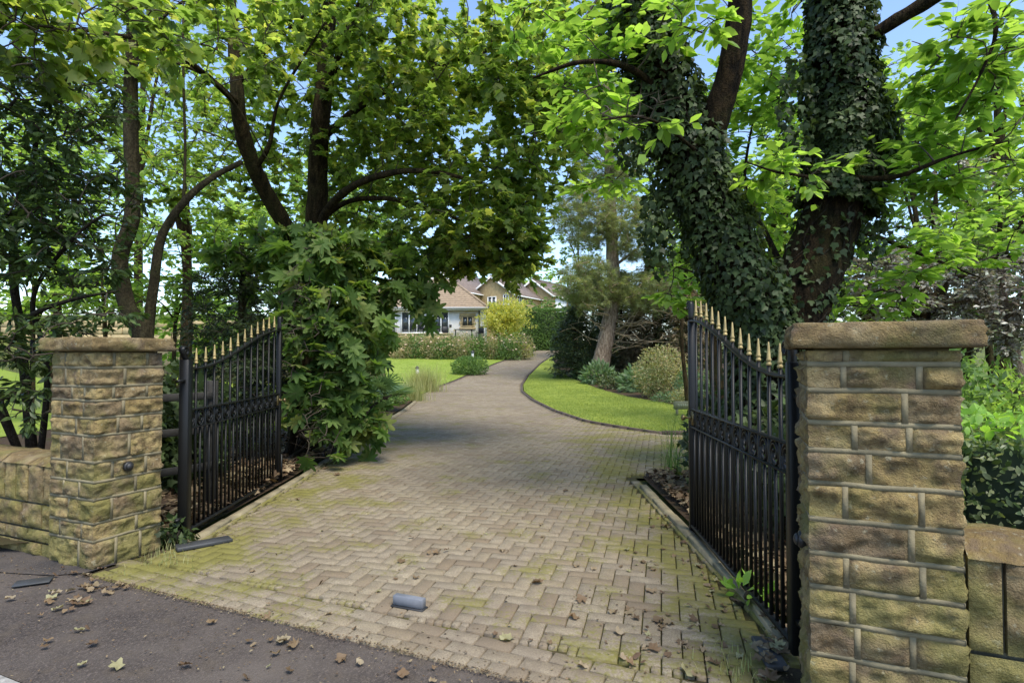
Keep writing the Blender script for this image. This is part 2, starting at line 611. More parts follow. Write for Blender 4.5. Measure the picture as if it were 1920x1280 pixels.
def leaf_blade(w, hi=False, droop=.12, fold=.12):
    if hi:
        xs, ws = [0, .18, .42, .68, .88, 1.], [0.02, .62, 1., .80, .36, 0.]
    else:
        xs, ws = [0, .4, .72, 1.], [0.03, 1., .72, 0.]
    V, F = [], []
    for x, q in zip(xs, ws):
        z = -droop * x * x
        V += [(x, -w / 2 * q, z + fold * w * q * .5), (x, 0, z), (x, w / 2 * q, z + fold * w * q * .5)]
    for i in range(len(xs) - 1):
        a, b = 3 * i, 3 * i + 3
        for j in (0, 1):
            F.append((a + j, b + j, b + j + 1))
            F.append((a + j, b + j + 1, a + j + 1))
    return np.array(V), np.array(F)


T_CHEST = leaf_blade(.5)
T_CHEST_HI = leaf_blade(.5, True)
T_RHODO = leaf_blade(.34)
T_RHODO_HI = leaf_blade(.34, True, .2)
T_IVY = polar(sym([(0, .85), (38, .38), (70, .55), (130, .42)]), .2)
T_DIAMOND = (np.array([(0, 0, 0), (.45, -.27, .05), (1, 0, -.1), (.45, .27, .05)]), np.array([(0, 1, 2), (0, 2, 3)]))
T_NEEDLE = (np.array([(0, -.03, 0), (1, 0, -.06), (0, .03, 0)]), np.array([(0, 1, 2)]))
T_SPRAY = (np.array([(0, 0, 0), (.5, -.13, 0), (1, -.03, -.1), (.45, .0, .02), (1., .06, -.08), (.5, .16, 0)]), np.array([(0, 1, 3), (1, 2, 3), (0, 3, 5), (3, 4, 5)]))


def unit(v):
    return v / (np.linalg.norm(v, axis=-1, keepdims=True) + 1e-9)


def frames(d, up):
    x = unit(d)
    y = unit(np.cross(up, x))
    z = np.cross(x, y)
    return np.stack([x, y, z], -1)            # columns


def scatter(T, pos, d, up, size, rng=RNG):
    V0, F0 = T
    R = frames(d, up)
    n = len(pos)
    V = np.einsum('nij,kj->nki', R, V0) * np.asarray(size).reshape(-1, 1, 1) + pos[:, None, :]
    k = len(V0)
    F = F0[None] + (np.arange(n) * k)[:, None, None]
    r = np.repeat(rng.random(n), len(F0))
    return V.reshape(-1, 3), F.reshape(-1, F0.shape[1]), r


def ell_pts(c, r, n, rng, shell=.35):
    """points in an ellipsoid, biased outward by shell"""
    u = unit(rng.normal(size=(n, 3)))
    q = rng.random(n) ** (1 / 3.)
    q = q * (1 - shell) + shell * (q ** .3)
    return np.asarray(c) + u * q[:, None] * np.asarray(r)

# ------------------------------------------------------------------ the lie of the land


def prof(d):
    d = np.asarray(d, float)
    q = np.clip(d - 22, 0, 14)
    return .085 * q * q / 28 + .085 * np.clip(d - 36, 0, 30)


FL_P, FL_E, FL_N = np.array([-2.39, 3.784]), np.array([.9157, -.4019]), np.array([-.4019, -.9157])   # front edge of the paving
_L = np.array([(2.0, 1.6), (2.16, 1.31), (4.01, -2.905), (4.06, -2.95), (4.58, -2.78), (4.66, -2.62), (7.1, -2.63), (11, -2.84), (16.6, -3.06), (22, -3.45), (27, -3.4), (33, -2.6), (40.5, -1.1), (50, 1.4), (54, 2.6)])
_R = np.array([(2.0, 1.61), (2.16, 1.32), (2.33, 1.19), (2.79, 1.385), (3.1, 1.5), (7.25, 1.54), (7.26, 7.), (11.2, 7.), (11.21, 2.9), (12.1, 2.25), (13.2, 1.71), (15.8, 1.16), (19.6, .72), (24, .45), (28, .5), (33, .92), (40, 1.95), (49, 3.75), (54, 5.)])


def left(d):
    return np.interp(d, _L[:, 0], _L[:, 1])


def right(d):
    return np.interp(d, _R[:, 0], _R[:, 1])


def inside(X, d, m=0.0):
    fr = -((X - FL_P[0]) * FL_N[0] + (d - FL_P[1]) * FL_N[1])
    ok = (X > left(d) + m) & (X < right(d) - m) & (d < 53)
    ok &= np.where(X > 1.5, (d > 7.25 + m) & ((d < 11.2 - m) | (X < right(d + m))), True)
    return ok & (fr > .315 if m > 0 else fr > 0)


def sheet(name, dl, xl, xr, nx, z, mat, bumps=0.0, bsc=1.0, smooth=True):
    """strip terrain: for each distance in dl a row from xl(d) to xr(d)"""
    dl = np.asarray(dl, float)
    A, B = np.array([xl(d) for d in dl]), np.array([xr(d) for d in dl])
    t = np.linspace(0, 1, nx)
    X = A[:, None] + (B - A)[:, None] * t[None]
    D = np.repeat(dl[:, None], nx, 1)
    Z = z(X, D)
    if bumps:
        edge = np.minimum(t, 1 - t)[None] * 8
        for i in range(X.shape[0]):
            for j in range(nx):
                Z[i, j] += bumps * min(1, edge[0, j]) * (mnoise.noise(Vector((X[i, j] * bsc, D[i, j] * bsc, 3.1))) * .6 + .4 + .4 * mnoise.noise(Vector((X[i, j] * bsc * 3, D[i, j] * bsc * 3, 1.1))))
    V = np.stack([X, D, Z], -1).reshape(-1, 3)
    i = np.arange(len(dl) - 1)[:, None] * nx
    j = np.arange(nx - 1)[None]
    F = np.stack([i + j, i + j + 1, i + nx + j + 1, i + nx + j], -1).reshape(-1, 4)
    return structure(mesh_obj(name, V, F, mat, None, smooth))


def bank(X):
    return 3.2 * np.clip((-X - 13) / 14, 0, 1) ** 1.2


# one sheet to the horizon
dl = np.concatenate([np.linspace(-60, 0, 7), np.linspace(1, 60, 60), [70, 80, 100, 140, 220, 500, 1500]])
gx = np.concatenate([[-1500, -400, -120, -60, -40, -30], np.linspace(-26, 26, 53), [30, 40, 60, 120, 400, 1500]])
X, D = np.meshgrid(gx, dl)
Z = prof(np.minimum(D, 66)) - .06 + bank(X) * np.clip((D - 6) / 8, 0, 1) * (1 - np.clip((D - 80) / 60, 0, 1))
Z = np.where(D < 4.5, -.3, Z)
V = np.stack([X, D, Z], -1).reshape(-1, 3)
nx = len(gx)
i = np.arange(len(dl) - 1)[:, None] * nx
j = np.arange(nx - 1)[None]
gm = NM("ground")
gp = gm.pos()
gc = gm.mix(gm.ramp(gm.noise(gp, .5, 6, .65), [(.4, 0.), (.6, 1.)]), (.075, .095, .022), (.15, .19, .035))
gc = gm.mix(gm.ramp(gm.noise(gp, 9, 5, .7), [(.4, .7), (.6, 0.)]), gc, (.05, .045, .02))
M['ground'] = gm.done(gm.princ(gc, .95, gm.bump(gm.noise(gp, 20, 5, .7), .8, .03), 0, .2))
structure(mesh_obj("ground", V, np.stack([i + j, i + j + 1, i + nx + j + 1, i + nx + j], -1).reshape(-1, 4), M['ground'], None, True))

# footway, granite kerb line and road in front of the gate
def street(name, a, b, z, mat, x0=-9, x1=9, n=60):
    t = np.linspace(x0, x1, n)
    V = []
    for q in (b, a):
        for k in t:
            p = FL_P + FL_E * k + FL_N * q
            V.append((p[0], p[1], z + (.004 * mnoise.noise(Vector((p[0] * .9, p[1] * .9, 0))))))
    F = [(k, k + 1, n + k + 1, n + k) for k in range(n - 1)]
    return structure(mesh_obj(name, V, np.array(F), mat, None, True))


street("footway", .0, .925, -.012, M['asphalt'])
fp2 = street("footway_beside_wall", -.42, -.003, -.014, M['asphalt'], -9, -.64, 30)
street("road", 1.14, 9.0, -.12, M['asphalt'], -40, 40)
pt = [(-9, -.25), (-.62, -.22), (-.64, -.02), (-.8, .10), (-1.15, .2), (-1.6, .29), (-2.2, .36), (-9, .5)]
pv = [(*(FL_P + FL_E * a + FL_N * b), -.004) for a, b in pt]
structure(mesh_obj("footway_patch", pv, [np.array([[0, 1, 2, 3]]), np.array([[0, 3, 4], [0, 4, 5], [0, 5, 6], [0, 6, 7]])], M['patch']))
kerb_line = structure(bpy.data.objects.new("granite_kerb", None))
COL.objects.link(kerb_line)
for k in range(-6, 14):
    c = FL_P + FL_E * (k * .46 - .1) + FL_N * 1.03
    mb = MB().box((0, 0, -.085), (.445, .2, .17 + .004 * random.random()), 0, .012)
    o = mb.build("kerb_stone", M['granite'], kerb_line)
    o.location = (c[0], c[1], 0)
    o.rotation_euler = (0, 0, math.atan2(FL_E[1], FL_E[0]) + random.uniform(-.01, .01))

# ------------------------------------------------------------------ block paving
structure(sheet("drive_bed", np.concatenate([np.arange(2.0, 12, .05), np.arange(12, 54, .4)]), left, right, 24, lambda X, D: prof(D) - .021, M['joint']))
driveway = structure(bpy.data.objects.new("driveway", None))
COL.objects.link(driveway)
MOD, TH, OA, OB = .104, .252, -.84, 3.14
ct, st_ = math.cos(TH), math.sin(TH)
quads = []
NI = 620
ii, jj = np.meshgrid(np.arange(-130, 130), np.arange(-30, 560))
s4 = (ii + jj) % 4
G = .0038
for kind in (0, 2):
    sel = s4 == kind
    a0, b0 = ii[sel].astype(float), jj[sel].astype(float)
    w, h = (1, 2) if kind == 0 else (2, 1)

    def corners(a, b, w, h):
        A = np.stack([a * MOD + G, (a + w) * MOD - G, (a + w) * MOD - G, a * MOD + G], 1) + OA
        B = np.stack([b * MOD + G, b * MOD + G, (b + h) * MOD - G, (b + h) * MOD - G], 1) + OB
        return np.stack([A * ct + B * st_, -A * st_ + B * ct], -1)

    def test(Q):
        return inside(Q[..., 0], Q[..., 1], .112).all(1)

    Q = corners(a0, b0, w, h)
    ok = test(Q)
    quads.append(Q[ok])
    # cut bricks at the edges: halves, then quarters
    a1, b1 = a0[~ok], b0[~ok]
    near = inside(Q[~ok][..., 0], Q[~ok][..., 1], .112).any(1)
    a1, b1 = a1[near], b1[near]
    for s in (0, 1):
        aa, bb = (a1, b1 + s) if kind == 0 else (a1 + s, b1)
        Q = corners(aa, bb, 1, 1)
        ok = test(Q)
        quads.append(Q[ok])
        ar, br = aa[~ok], bb[~ok]
        for sx in (0, .5):
            for sy in (0, .5):
                Q = corners(ar + sx, br + sy, .5, .5)
                quads.append(Q[test(Q)])
# border: half blocks along the footway and two rows of stretchers behind
def strip(rows):
    for (n0, n1, L, off) in rows:
        k = -.56 + off
        while k < 4.1:
            q = []
            for (a, b) in ((k + .0042, n0 - .004), (k + L - .0042, n0 - .004), (k + L - .0042, n1 + .004), (k + .0042, n1 + .004)):
                q.append(FL_P + FL_E * a - FL_N * (.315 - b))
            q = np.array(q)
            if (q[:, 0] < 1.32).all() and ((q[:, 0] < 1.17) | (q[:, 1] < 2.3)).all():
                quads.append(q[None])
            k += L


strip([(.315, .21, .104, 0.), (.21, .105, .208, .03), (.105, 0., .208, -.06)])


def side_row(f, ds, sgn, off0=.006, w=.1, L=.208):
    """a row of blocks along an edge curve"""
    pts = np.array([(f(d), d) for d in ds])
    seg = np.linalg.norm(np.diff(pts, axis=0), axis=1)
    s = np.concatenate([[0], np.cumsum(seg)])
    ss = np.arange(0, s[-1], L)
    p = np.stack([np.interp(ss, s, pts[:, 0]), np.interp(ss, s, pts[:, 1])], 1)
    t = unit(np.gradient(p, axis=0))
    nrm = np.stack([t[:, 1], -t[:, 0]], 1) * sgn
    out = []
    for k in range(len(p) - 1):
        e = unit((p[k + 1] - p[k])[None])[0] * .002
        q = [p[k] + e + nrm[k] * off0, p[k + 1] - e + nrm[k + 1] * off0, p[k + 1] - e + nrm[k + 1] * (off0 + w), p[k] + e + nrm[k] * (off0 + w)]
        if sgn > 0:
            q = [q[0], q[3], q[2], q[1]]
        q = np.array(q)
        out.append(q)
    return np.array(out)


quads.append(side_row(left, np.arange(4.62, 52, .05), 1))
quads.append(side_row(right, np.arange(2.85, 7.25, .05), -1))
quads.append(side_row(right, np.arange(11.22, 52, .05), -1))
BR = np.concatenate(quads)
# counter-clockwise
area = .5 * np.sum(BR[:, :, 0] * np.roll(BR[:, :, 1], -1, 1) - np.roll(BR[:, :, 0], -1, 1) * BR[:, :, 1], 1)
BR[area < 0] = BR[area < 0][:, ::-1]
BR = BR[np.abs(area) > 4e-4]
nB = len(BR)
ctr = BR.mean(1)
zc = np.array([.0012 * random.uniform(-1, 1) + .0025 * mnoise.noise(Vector((c[0] * .7, c[1] * .7, 0))) for c in ctr])
dip = np.array([-.003 * math.exp(-((c[0] + 1.35) / .28) ** 2) - .003 * math.exp(-((c[0] - .35) / .28) ** 2) for c in ctr]) * (ctr[:, 1] < 20)
tilt = RNG.normal(0, .006, (nB, 2))
inset = .0055


def brick_arrays(Q, zc, tl):
    c = Q.mean(1, keepdims=True)
    dz = ((Q - c) * tl[:, None, :]).sum(-1) + zc[:, None] + prof(Q[..., 1])
    inn = Q + (c - Q) / (np.linalg.norm(c - Q, axis=-1, keepdims=True) + 1e-9) * inset * 1.4
    top = np.concatenate([inn, dz[..., None]], -1)
    rim = np.concatenate([Q, (dz - .0045)[..., None]], -1)
    low = np.concatenate([Q, (dz - .05)[..., None]], -1)
    V = np.concatenate([low, rim, top], 1)
    F = []
    for k in range(4):
        k2 = (k + 1) % 4
        F += [(k, k2, 4 + k2, 4 + k), (4 + k, 4 + k2, 8 + k2, 8 + k)]
    F.append((8, 9, 10, 11))
    return V, np.array(F)


BV, BF = brick_arrays(BR, zc + dip, tilt)
brnd = RNG.random(nB)
px = 960 + FPX * ctr[:, 0] / np.maximum(ctr[:, 1], .3)
py = HOR + FPX * 1.5 / np.maximum(ctr[:, 1], .3)
vis = (px > 230) & (px < 1500) & (py < 1275) & (ctr[:, 1] > 0)
order = np.argsort(np.where(vis, ctr[:, 1] - (np.abs(area[np.abs(area) > 4e-4]) > .015) * .0, 1e6))
big = order[:300]
for k in big:
    c = BV[k].mean(0)
    mesh_obj("paving_block", BV[k] - c, BF, M['paver'], driveway, False, np.full(9, brnd[k]), c)
rest = np.setdiff1d(np.arange(nB), big)
Fv = (BF[None] + (np.arange(len(rest)) * 12)[:, None, None]).reshape(-1, 4)
o = mesh_obj("paving_field", BV[rest].reshape(-1, 3), Fv, M['paver'], driveway, False, np.repeat(brnd[rest], 9))
o["kind"] = "stuff"

# kerbs
def kerb(name, f, ds, sgn, mat, w, h, L, parts=True, top_r=.012):
    root = structure(bpy.data.objects.new(name, None))
    COL.objects.link(root)
    Q = side_row(f, ds, -sgn, .0, w, L)
    a = .5 * np.sum(Q[:, :, 0] * np.roll(Q[:, :, 1], -1, 1) - np.roll(Q[:, :, 0], -1, 1) * Q[:, :, 1], 1)
    Q[a < 0] = Q[a < 0][:, ::-1]
    for q in Q:
        c = q.mean(0)
        z0 = prof(q[:, 1])
        hh = h + random.uniform(-.006, .006)
        inn = q + (c - q) / np.linalg.norm(c - q, axis=1, keepdims=True) * top_r * 1.4
        V = np.concatenate([np.c_[q, z0 - .08], np.c_[q, z0 + hh - top_r], np.c_[inn, z0 + hh]])
        cc = np.array([c[0], c[1], z0.mean()])
        mesh_obj("kerb_block", V - cc, BF, mat, root, False, None, cc)
    return root


kerb("drive_kerb_right", right, np.arange(2.95, 7.25, .05), 1, M['kerb'], .075, .03, .62)
kerb("drive_kerb_left", left, np.arange(4.68, 26, .05), -1, M['kerb'], .075, .022, .62)
kerb("lawn_edging_right", right, np.arange(11.21, 46, .05), 1, M['kerb_dark'], .07, .05, .42)
kerb("lawn_edging_left", left, np.arange(26, 48, .05), -1, M['kerb_dark'], .07, .04, .6)
o = MB().box((4.6, 7.18, .01), (5.9, .05, .09), 0, .01).build("branch_edging", M['kerb_dark'])
structure(o)
o = MB().box((5.0, 11.24, .01), (4.2, .07, .09), 0, .01).build("branch_edging_far", M['kerb_dark'])
structure(o)

# beds and lawns
def lback(d):
    return np.interp(d, [11.2, 15, 17.5, 20.9, 28, 33, 36], [9.5, 6.2, 4.9, 4.2, 3.6, 3.1, 3.0])


sheet("bed_left", np.concatenate([np.arange(4.45, 12, .15), np.arange(12, 27, .5)]), lambda d: left(d) - 6.5, lambda d: left(d) - (.07 if d > 4.7 else .14), 60, lambda X, D: prof(D) + .012 + 0 * X, M['soil'], .13, 1.2)
sheet("bed_right", np.arange(2.75, 7.2, .12), lambda d: right(d) + .07, lambda d: 9., 40, lambda X, D: prof(D) + .012 + 0 * X, M['soil'], .10, 1.3)
sheet("bed_conifers", np.arange(11.3, 44, .5), lambda d: lback(d) - .3 if d < 36 else right(d) + .1, lambda d: 16., 30, lambda X, D: prof(D) - .004 + 0 * X, M['soil'], .12, .8)
sheet("lawn_right", np.arange(11.28, 47, .25), lambda d: right(d) + .06, lambda d: lback(d) if d < 36 else max(3.0, right(d) + .3), 30, lambda X, D: prof(D) + .03 + 0 * X, M['lawn'], .02, .5)
sheet("lawn_left", np.arange(20, 44.5, .4), lambda d: -16., lambda d: left(d) - .07, 40, lambda X, D: prof(D) + .036 + bank(X), M['lawn_sun'], .03, .4)
sheet("lawn_side", np.arange(9, 21, .4), lambda d: -30., lambda d: -9.3, 40, lambda X, D: prof(D) + .03 + bank(X) * np.clip((D - 6) / 8, 0, 1), M['lawn_sun'], .05, .4)


def grass(name, label, n, xf, df, zoff, h, mat, rng, clump=0.0, group=None):
    d = df(rng.random(n))
    X = xf(d, rng.random(n))
    pos = np.stack([X, d, prof(d) + zoff], 1)
    dr = unit(np.stack([rng.normal(0, .45, n), rng.normal(0, .45, n), np.ones(n)], 1))
    up = unit(np.stack([rng.normal(0, 1, n), rng.normal(0, 1, n) - .6, np.zeros(n)], 1))
    T = (np.array([(0, -.09, 0), (1, 0, .12), (0, .09, 0)]), np.array([(0, 1, 2)]))
    V, F, r = scatter(T, pos, dr, up, h * (.6 + .8 * rng.random(n)), rng)
    o = mesh_obj(name, V, F, mat, None, False, r)
    o["kind"] = "stuff"
    tag(o, label, "grass")
    return o


rg = np.random.default_rng(11)
grass("lawn_grass", "short mown grass of the lawn in the bend of the drive", 90000, lambda d, u: right(d) + .07 + u * (np.minimum(lback(d), 7.5) - right(d) - .1), lambda u: 11.3 + 22 * u ** 1.6, .03, .045, M['L_grass'], rg)
grass("lawn_grass", "bright mown grass of the lawn beyond the round clipped shrub", 40000, lambda d, u: left(d) - .1 - u * 9, lambda u: 24 + 20 * u, .036, .05, M['L_grass'], rg)

# ------------------------------------------------------------------ stone work


def stone_mesh(w, h, dp, vis, seed, amp=.026, cell=.016):
    """box 0..w, 0..dp (outer face y=0), 0..h with rock-faced visible sides"""
    V, Q = [], []

    def disp(p):
        o = np.zeros(3)
        nz = mnoise.fractal(Vector((p[0] * 9 + seed * 7.3, p[1] * 9 + seed * 3.1, p[2] * 11 + seed)), 1.0, 2.2, 4)
        rg_ = abs(mnoise.noise(Vector((p[0] * 7 + seed * 2.7, p[1] * 7, p[2] * 13 - seed))))
        big = mnoise.noise(Vector((p[0] * 4 + seed * 5.1, p[1] * 4, p[2] * 6 + seed * 2.2)))
        tr = mnoise.fractal(Vector((p[0] * 7 + seed * 4.4, p[1] * 7, p[2] * 15 + seed * 1.3)), 1.0, 2.0, 2)
        tr = math.floor(tr * 3.2 + .5) / 3.2
        fine = mnoise.noise(Vector((p[0] * 38 + seed, p[1] * 38, p[2] * 38)))
        mag = amp * (.30 + .55 * nz + .45 * rg_ + .55 * big + .8 * tr + .35 * fine)
        mag = max(mag, -.008)
        ce = 1.
        if 'l' in vis:
            ce = min(ce, .3 + max(p[0], p[1]) / .03)
        if 'r' in vis:
            ce = min(ce, .3 + max(w - p[0], p[1]) / .03)
        mag *= ce
        ez = min(p[2], h - p[2])
        e = ez
        if 'l' not in vis:
            e = min(e, p[0])
        if 'r' not in vis:
            e = min(e, w - p[0])
        e_f = min(1., e / .009)
        if p[1] < 1e-6:
            o[1] -= mag * e_f
        e2 = min(ez, dp - p[1]) if dp - p[1] < .06 else ez
        e_s = min(1., e2 / .009)
        if 'l' in vis and p[0] < 1e-6:
            o[0] -= mag * e_s
        if 'r' in vis and p[0] > w - 1e-6:
            o[0] += mag * e_s
        return p + o

    def grid(o, u, v, nu, nv):
        base = len(V)
        for b in range(nv + 1):
            for a in range(nu + 1):
                V.append(disp(np.array(o) + np.array(u) * a / nu + np.array(v) * b / nv))
        for b in range(nv):
            for a in range(nu):
                k = base + b * (nu + 1) + a
                Q.append((k, k + 1, k + nu + 2, k + nu + 1))

    nx_, nz_, ny_ = max(3, round(w / cell)), max(3, round(h / cell * 1.2)), max(3, round(dp / cell))
    grid((0, 0, 0), (w, 0, 0), (0, 0, h), nx_, nz_)
    nl = ny_ if 'l' in vis else 1
    grid((0, dp, 0), (0, -dp, 0), (0, 0, h), nl, nz_ if 'l' in vis else 1)
    nr = ny_ if 'r' in vis else 1
    grid((w, 0, 0), (0, dp, 0), (0, 0, h), nr, nz_ if 'r' in vis else 1)
    return np.array(V), np.array(Q)


JW = .02


def split(L, rng, lo=.11, hi=.30):
    out, x = [], 0.
    while L - x > hi * 1.15:
        w = rng.uniform(lo, hi)
        if L - x - w < lo:
            break
        out.append(w)
        x += w
    out.append(L - x)
    rng.shuffle(out)
    return out


def pillar(name, label, origin, rotz, S, beds, ztop, seed):
    rng = random.Random(seed)
    root = thing(name, label, "gate pillar", origin, rotz)
    mort = MB()
    mort.box((S / 2, S / 2, ztop / 2), (S - .05, S - .05, ztop - .002))
    zs = [0.] + sorted(beds) + [ztop]
    sd = seed * 31.7
    for i in range(len(zs) - 1):
        z0, z1 = zs[i] + (JW / 2 if i else 0), zs[i + 1] - JW / 2
        if z1 - z0 < .03:
            continue
        for side in range(4):
            ang = side * PI / 2
            R = Matrix.Translation((S / 2, S / 2, 0)) @ Matrix.Rotation(ang, 4, 'Z') @ Matrix.Translation((-S / 2, -S / 2, 0))
            full = (side % 2 == i % 2)
            dc = .115 if i % 3 else .15
            x0, x1 = (0., S) if full else (dc + JW, S - dc - JW)
            ws = split(x1 - x0, rng, .10, .33)
            x = x0
            for n, w in enumerate(ws):
                a = x + (JW / 2 if n else 0)
                b = x + w - (JW / 2 if n < len(ws) - 1 else 0)
                visf = ''
                if full and n == 0:
                    visf += 'l'
                if full and n == len(ws) - 1:
                    visf += 'r'
                dp = dc if visf else .07
                sd += 1.37
                V, Q = stone_mesh(b - a, z1 - z0, dp, visf, sd)
                V = V + np.array([a, 0, z0])
                V = np.array([tuple(R @ Vector(v)) for v in V])
                c = V.mean(0)
                mesh_obj("stone", V - c, Q, M['stone'], root, False, np.full(len(Q), rng.random()), c)
                if n:
                    bx = np.array(tuple(R @ Vector((x, .002, (z0 + z1) / 2))))
                    mort.box(bx, (JW * 1.1, .010, z1 - z0 + .004), ang)
                x += w
            if not full:
                for xx in (dc + JW / 2, S - dc - JW / 2):
                    bx = np.array(tuple(R @ Vector((xx, .002, (z0 + z1) / 2))))
                    mort.box(bx, (JW * 1.05, .010, z1 - z0 + .004), ang)
        if i and i < len(zs) - 1:
            # strap pointing, slightly wavy
            for side in range(4):
                ang = side * PI / 2
                n = 14
                V, F = [], []
                for k in range(n + 1):
                    xx = -.004 + (S + .008) * k / n
                    wob = .005 * mnoise.noise(Vector((xx * 6, side * 5. + i, seed)))
                    for (yy, zz) in ((.02, JW * .6), (-.002 + wob, JW * .5), (-.002 + wob, -JW * .5), (.02, -JW * .6)):
                        p = Vector((xx - S / 2, yy - S / 2, zs[i] + zz + wob))
                        p = Matrix.Rotation(ang, 3, 'Z') @ p
                        V.append((p[0] + S / 2, p[1] + S / 2, p[2]))
                for k in range(n):
                    for e in range(3):
                        F.append((k * 4 + e, k * 4 + e + 1, k * 4 + 5 + e, k * 4 + 4 + e))
                mort.add(V, F)
    mort.build("mortar", M['mortar'], root)
    # cap slab: rock-faced edge, weathered top
    ov, th = .055, .098
    N = 160
    per = []
    a, b = -ov, S + ov
    for k in range(N):
        t = 4 * k / N
        s_, f = int(t), t % 1
        per.append([(a + (b - a) * f, a), (b, a + (b - a) * f), (b - (b - a) * f, b), (a, b - (b - a) * f)][s_])
    per = np.array(per)
    cen = np.array([S / 2, S / 2])
    lev = [(0., -.012), (.004, -.001), (.018, .004), (.034, .008), (.050, .006), (.066, .008), (.084, .004), (.096, .000), (.100, -.006), (.101, -.09), (.102, -.2)]
    V, Q = [], []
    for li, (zz, io) in enumerate(lev):
        for p in per:
            dv = (p - cen)
            ax = np.array([1., 0]) if abs(dv[0]) > abs(dv[1]) else np.array([0, 1.])
            n_ = mnoise.fractal(Vector((p[0] * 8 + seed * 9, p[1] * 8, zz * 22)), 1., 2.1, 4) + .8 * abs(mnoise.noise(Vector((p[0] * 5, p[1] * 5 + seed, zz * 30))))
            k = 1 if 0 < li < 8 else .25
            n_ += .9 * (math.floor(2.6 * mnoise.noise(Vector((p[0] * 7 + seed, p[1] * 7, zz * 40))) + .5) / 2.6)
            sc_ = 1 + (io + .010 * n_ * k) / (S / 2 + ov)
            q = cen + dv * sc_
            V.append((q[0], q[1], ztop + zz + (.003 * n_ if li > 7 else 0)))
    for li in range(len(lev) - 1):
        for k in range(N):
            k2 = (k + 1) % N
            Q.append((li * N + k, li * N + k2, li * N + N + k2, li * N + N + k))
    V.append((S / 2, S / 2, ztop + .101))
    T = [((len(lev) - 1) * N + k, (len(lev) - 1) * N + (k + 1) % N, len(V) - 1) for k in range(N)]
    mesh_obj("cap_slab", V, [np.array(Q), np.array(T)], M['stone_cap'], root, False, np.full(len(Q) + len(T), .55))
    return root


ROT = math.atan2(-.39, .9208)
EX = np.array([math.cos(ROT), math.sin(ROT)])
EY = np.array([-math.sin(ROT), math.cos(ROT)])
PS = .50
LO = np.array([-2.96, 4.12]) - PS * EX
RO = np.array([1.19, 2.33])
pl = pillar("gate_pillar", "square sandstone gate pillar on the left, beside the asphalt footway", (LO[0], LO[1], -.02), ROT, PS,
            [z + .02 for z in (.185, .31, .477, .603, .743, .93, 1.055, 1.18, 1.28, 1.416)], 1.555, 3)
pr = pillar("gate_pillar", "large near sandstone gate pillar on the right, in front of the ivy-clad tree", (RO[0], RO[1], -.02), ROT, PS,
            [z + .02 for z in (.06, .19, .322, .455, .588, .719, .854, .996, 1.127, 1.236, 1.365, 1.468)], 1.55, 5)


def rubble_wall(name, label, origin, rotz, L, H, dp, seed, coping='flat'):
    rng = random.Random(seed)
    root = thing(name, label, "wall", origin, rotz)
    MB().box((L / 2, dp / 2, H / 2), (L, dp - .06, H - .03)).build("mortar", M['mortar_old'], root)
    z = 0.
    sd = seed * 13.3
    hs = [.11, .10, .19] if H < .75 else [.13, .12, .19]
    rest = H - sum(hs)
    hs.append(rest)
    for ci, h in enumerate(hs):
        top = ci == len(hs) - 1
        x = 0.
        while x < L - .02:
            w = rng.uniform(.09, .2) if top else rng.uniform(.2, .5)
            w = min(w, L - x)
            if L - x - w < .07:
                w = L - x
            sd += 1.9
            g = .007
            for back in (0, 1):
                V, Q = stone_mesh(w - 2 * g, h - 2 * g, .12, '', sd + back * 50, .03, .03)
                V = V + np.array([x + g, .0, z + g])
                if back:
                    V = np.stack([V[:, 0], dp - V[:, 1], V[:, 2]], 1)
                    Q = Q[:, ::-1]
                c = V.mean(0)
                mesh_obj("stone", V - c, Q, M['stone'], root, False, np.full(len(Q), rng.random()), c)
            x += w
        z += h
    # coping slabs
    x = 0.
    while x < L - .02:
        w = min(rng.uniform(.35, .7), L - x)
        if L - x - w < .15:
            w = L - x
        nxx, nyy = 10, 6
        V, Q = [], []
        for b in range(nyy + 1):
            for a in range(nxx + 1):
                xx, yy = x + .004 + (w - .008) * a / nxx, -.015 + (dp + .03) * b / nyy
                e = min(b, nyy - b)
                zz = H + .022 + (-.03 if e == 0 else 0) + .022 * mnoise.fractal(Vector((xx * 5, yy * 9, seed)), 1, 2, 3) + .025 * math.sin(PI * b / nyy)
                V.append((xx, yy, zz))
        for b in range(nyy):
            for a in range(nxx):
                k = b * (nxx + 1) + a
                Q.append((k, k + 1, k + nxx + 2, k + nxx + 1))
        V = np.array(V)
        c = V.mean(0)
        mesh_obj("coping_stone", V - c, np.array(Q), M['stone_cap'], root, False, np.full(len(Q), rng.random()), c)
        x += w
    return root


wl0 = LO + EX * -4.0 + EY * .03
rubble_wall("boundary_wall", "low rubble stone wall running left from the left gate pillar", (wl0[0], wl0[1], -.02), ROT, 3.985, .70, .36, 2)
wr0 = RO + EX * (PS + .012) + EY * .02
rubble_wall("boundary_wall", "low stone wall joining the right side of the near right gate pillar", (wr0[0], wr0[1], -.02), ROT, 2.2, .79, .40, 4)

# round black sensor lenses on the pillars
for (root_, side, pos, lab) in ((LO, 'l', LO + EX * PS + EY * .23, "round black photocell on the inner face of the left stone pillar"),
                                (RO, 'r', RO + EY * .16, "round black photocell on the inner face of the right stone pillar")):
    sg = 1 if side == 'l' else -1
    z = .68 if side == 'l' else .72
    t = thing("photocell", lab, "sensor", (pos[0], pos[1], z), ROT if sg > 0 else ROT + PI)
    MB().lathe([(.036, .0), (.036, .028), (.030, .034)], axis='x', sides=18).build("housing", M['rubber'], t, True)
    MB().lathe([(.028, .033), (.024, .044), (.012, .051), (.003, .053)], axis='x', sides=18).build("lens", M['dark_metal'], t, True)

# ------------------------------------------------------------------ iron gates


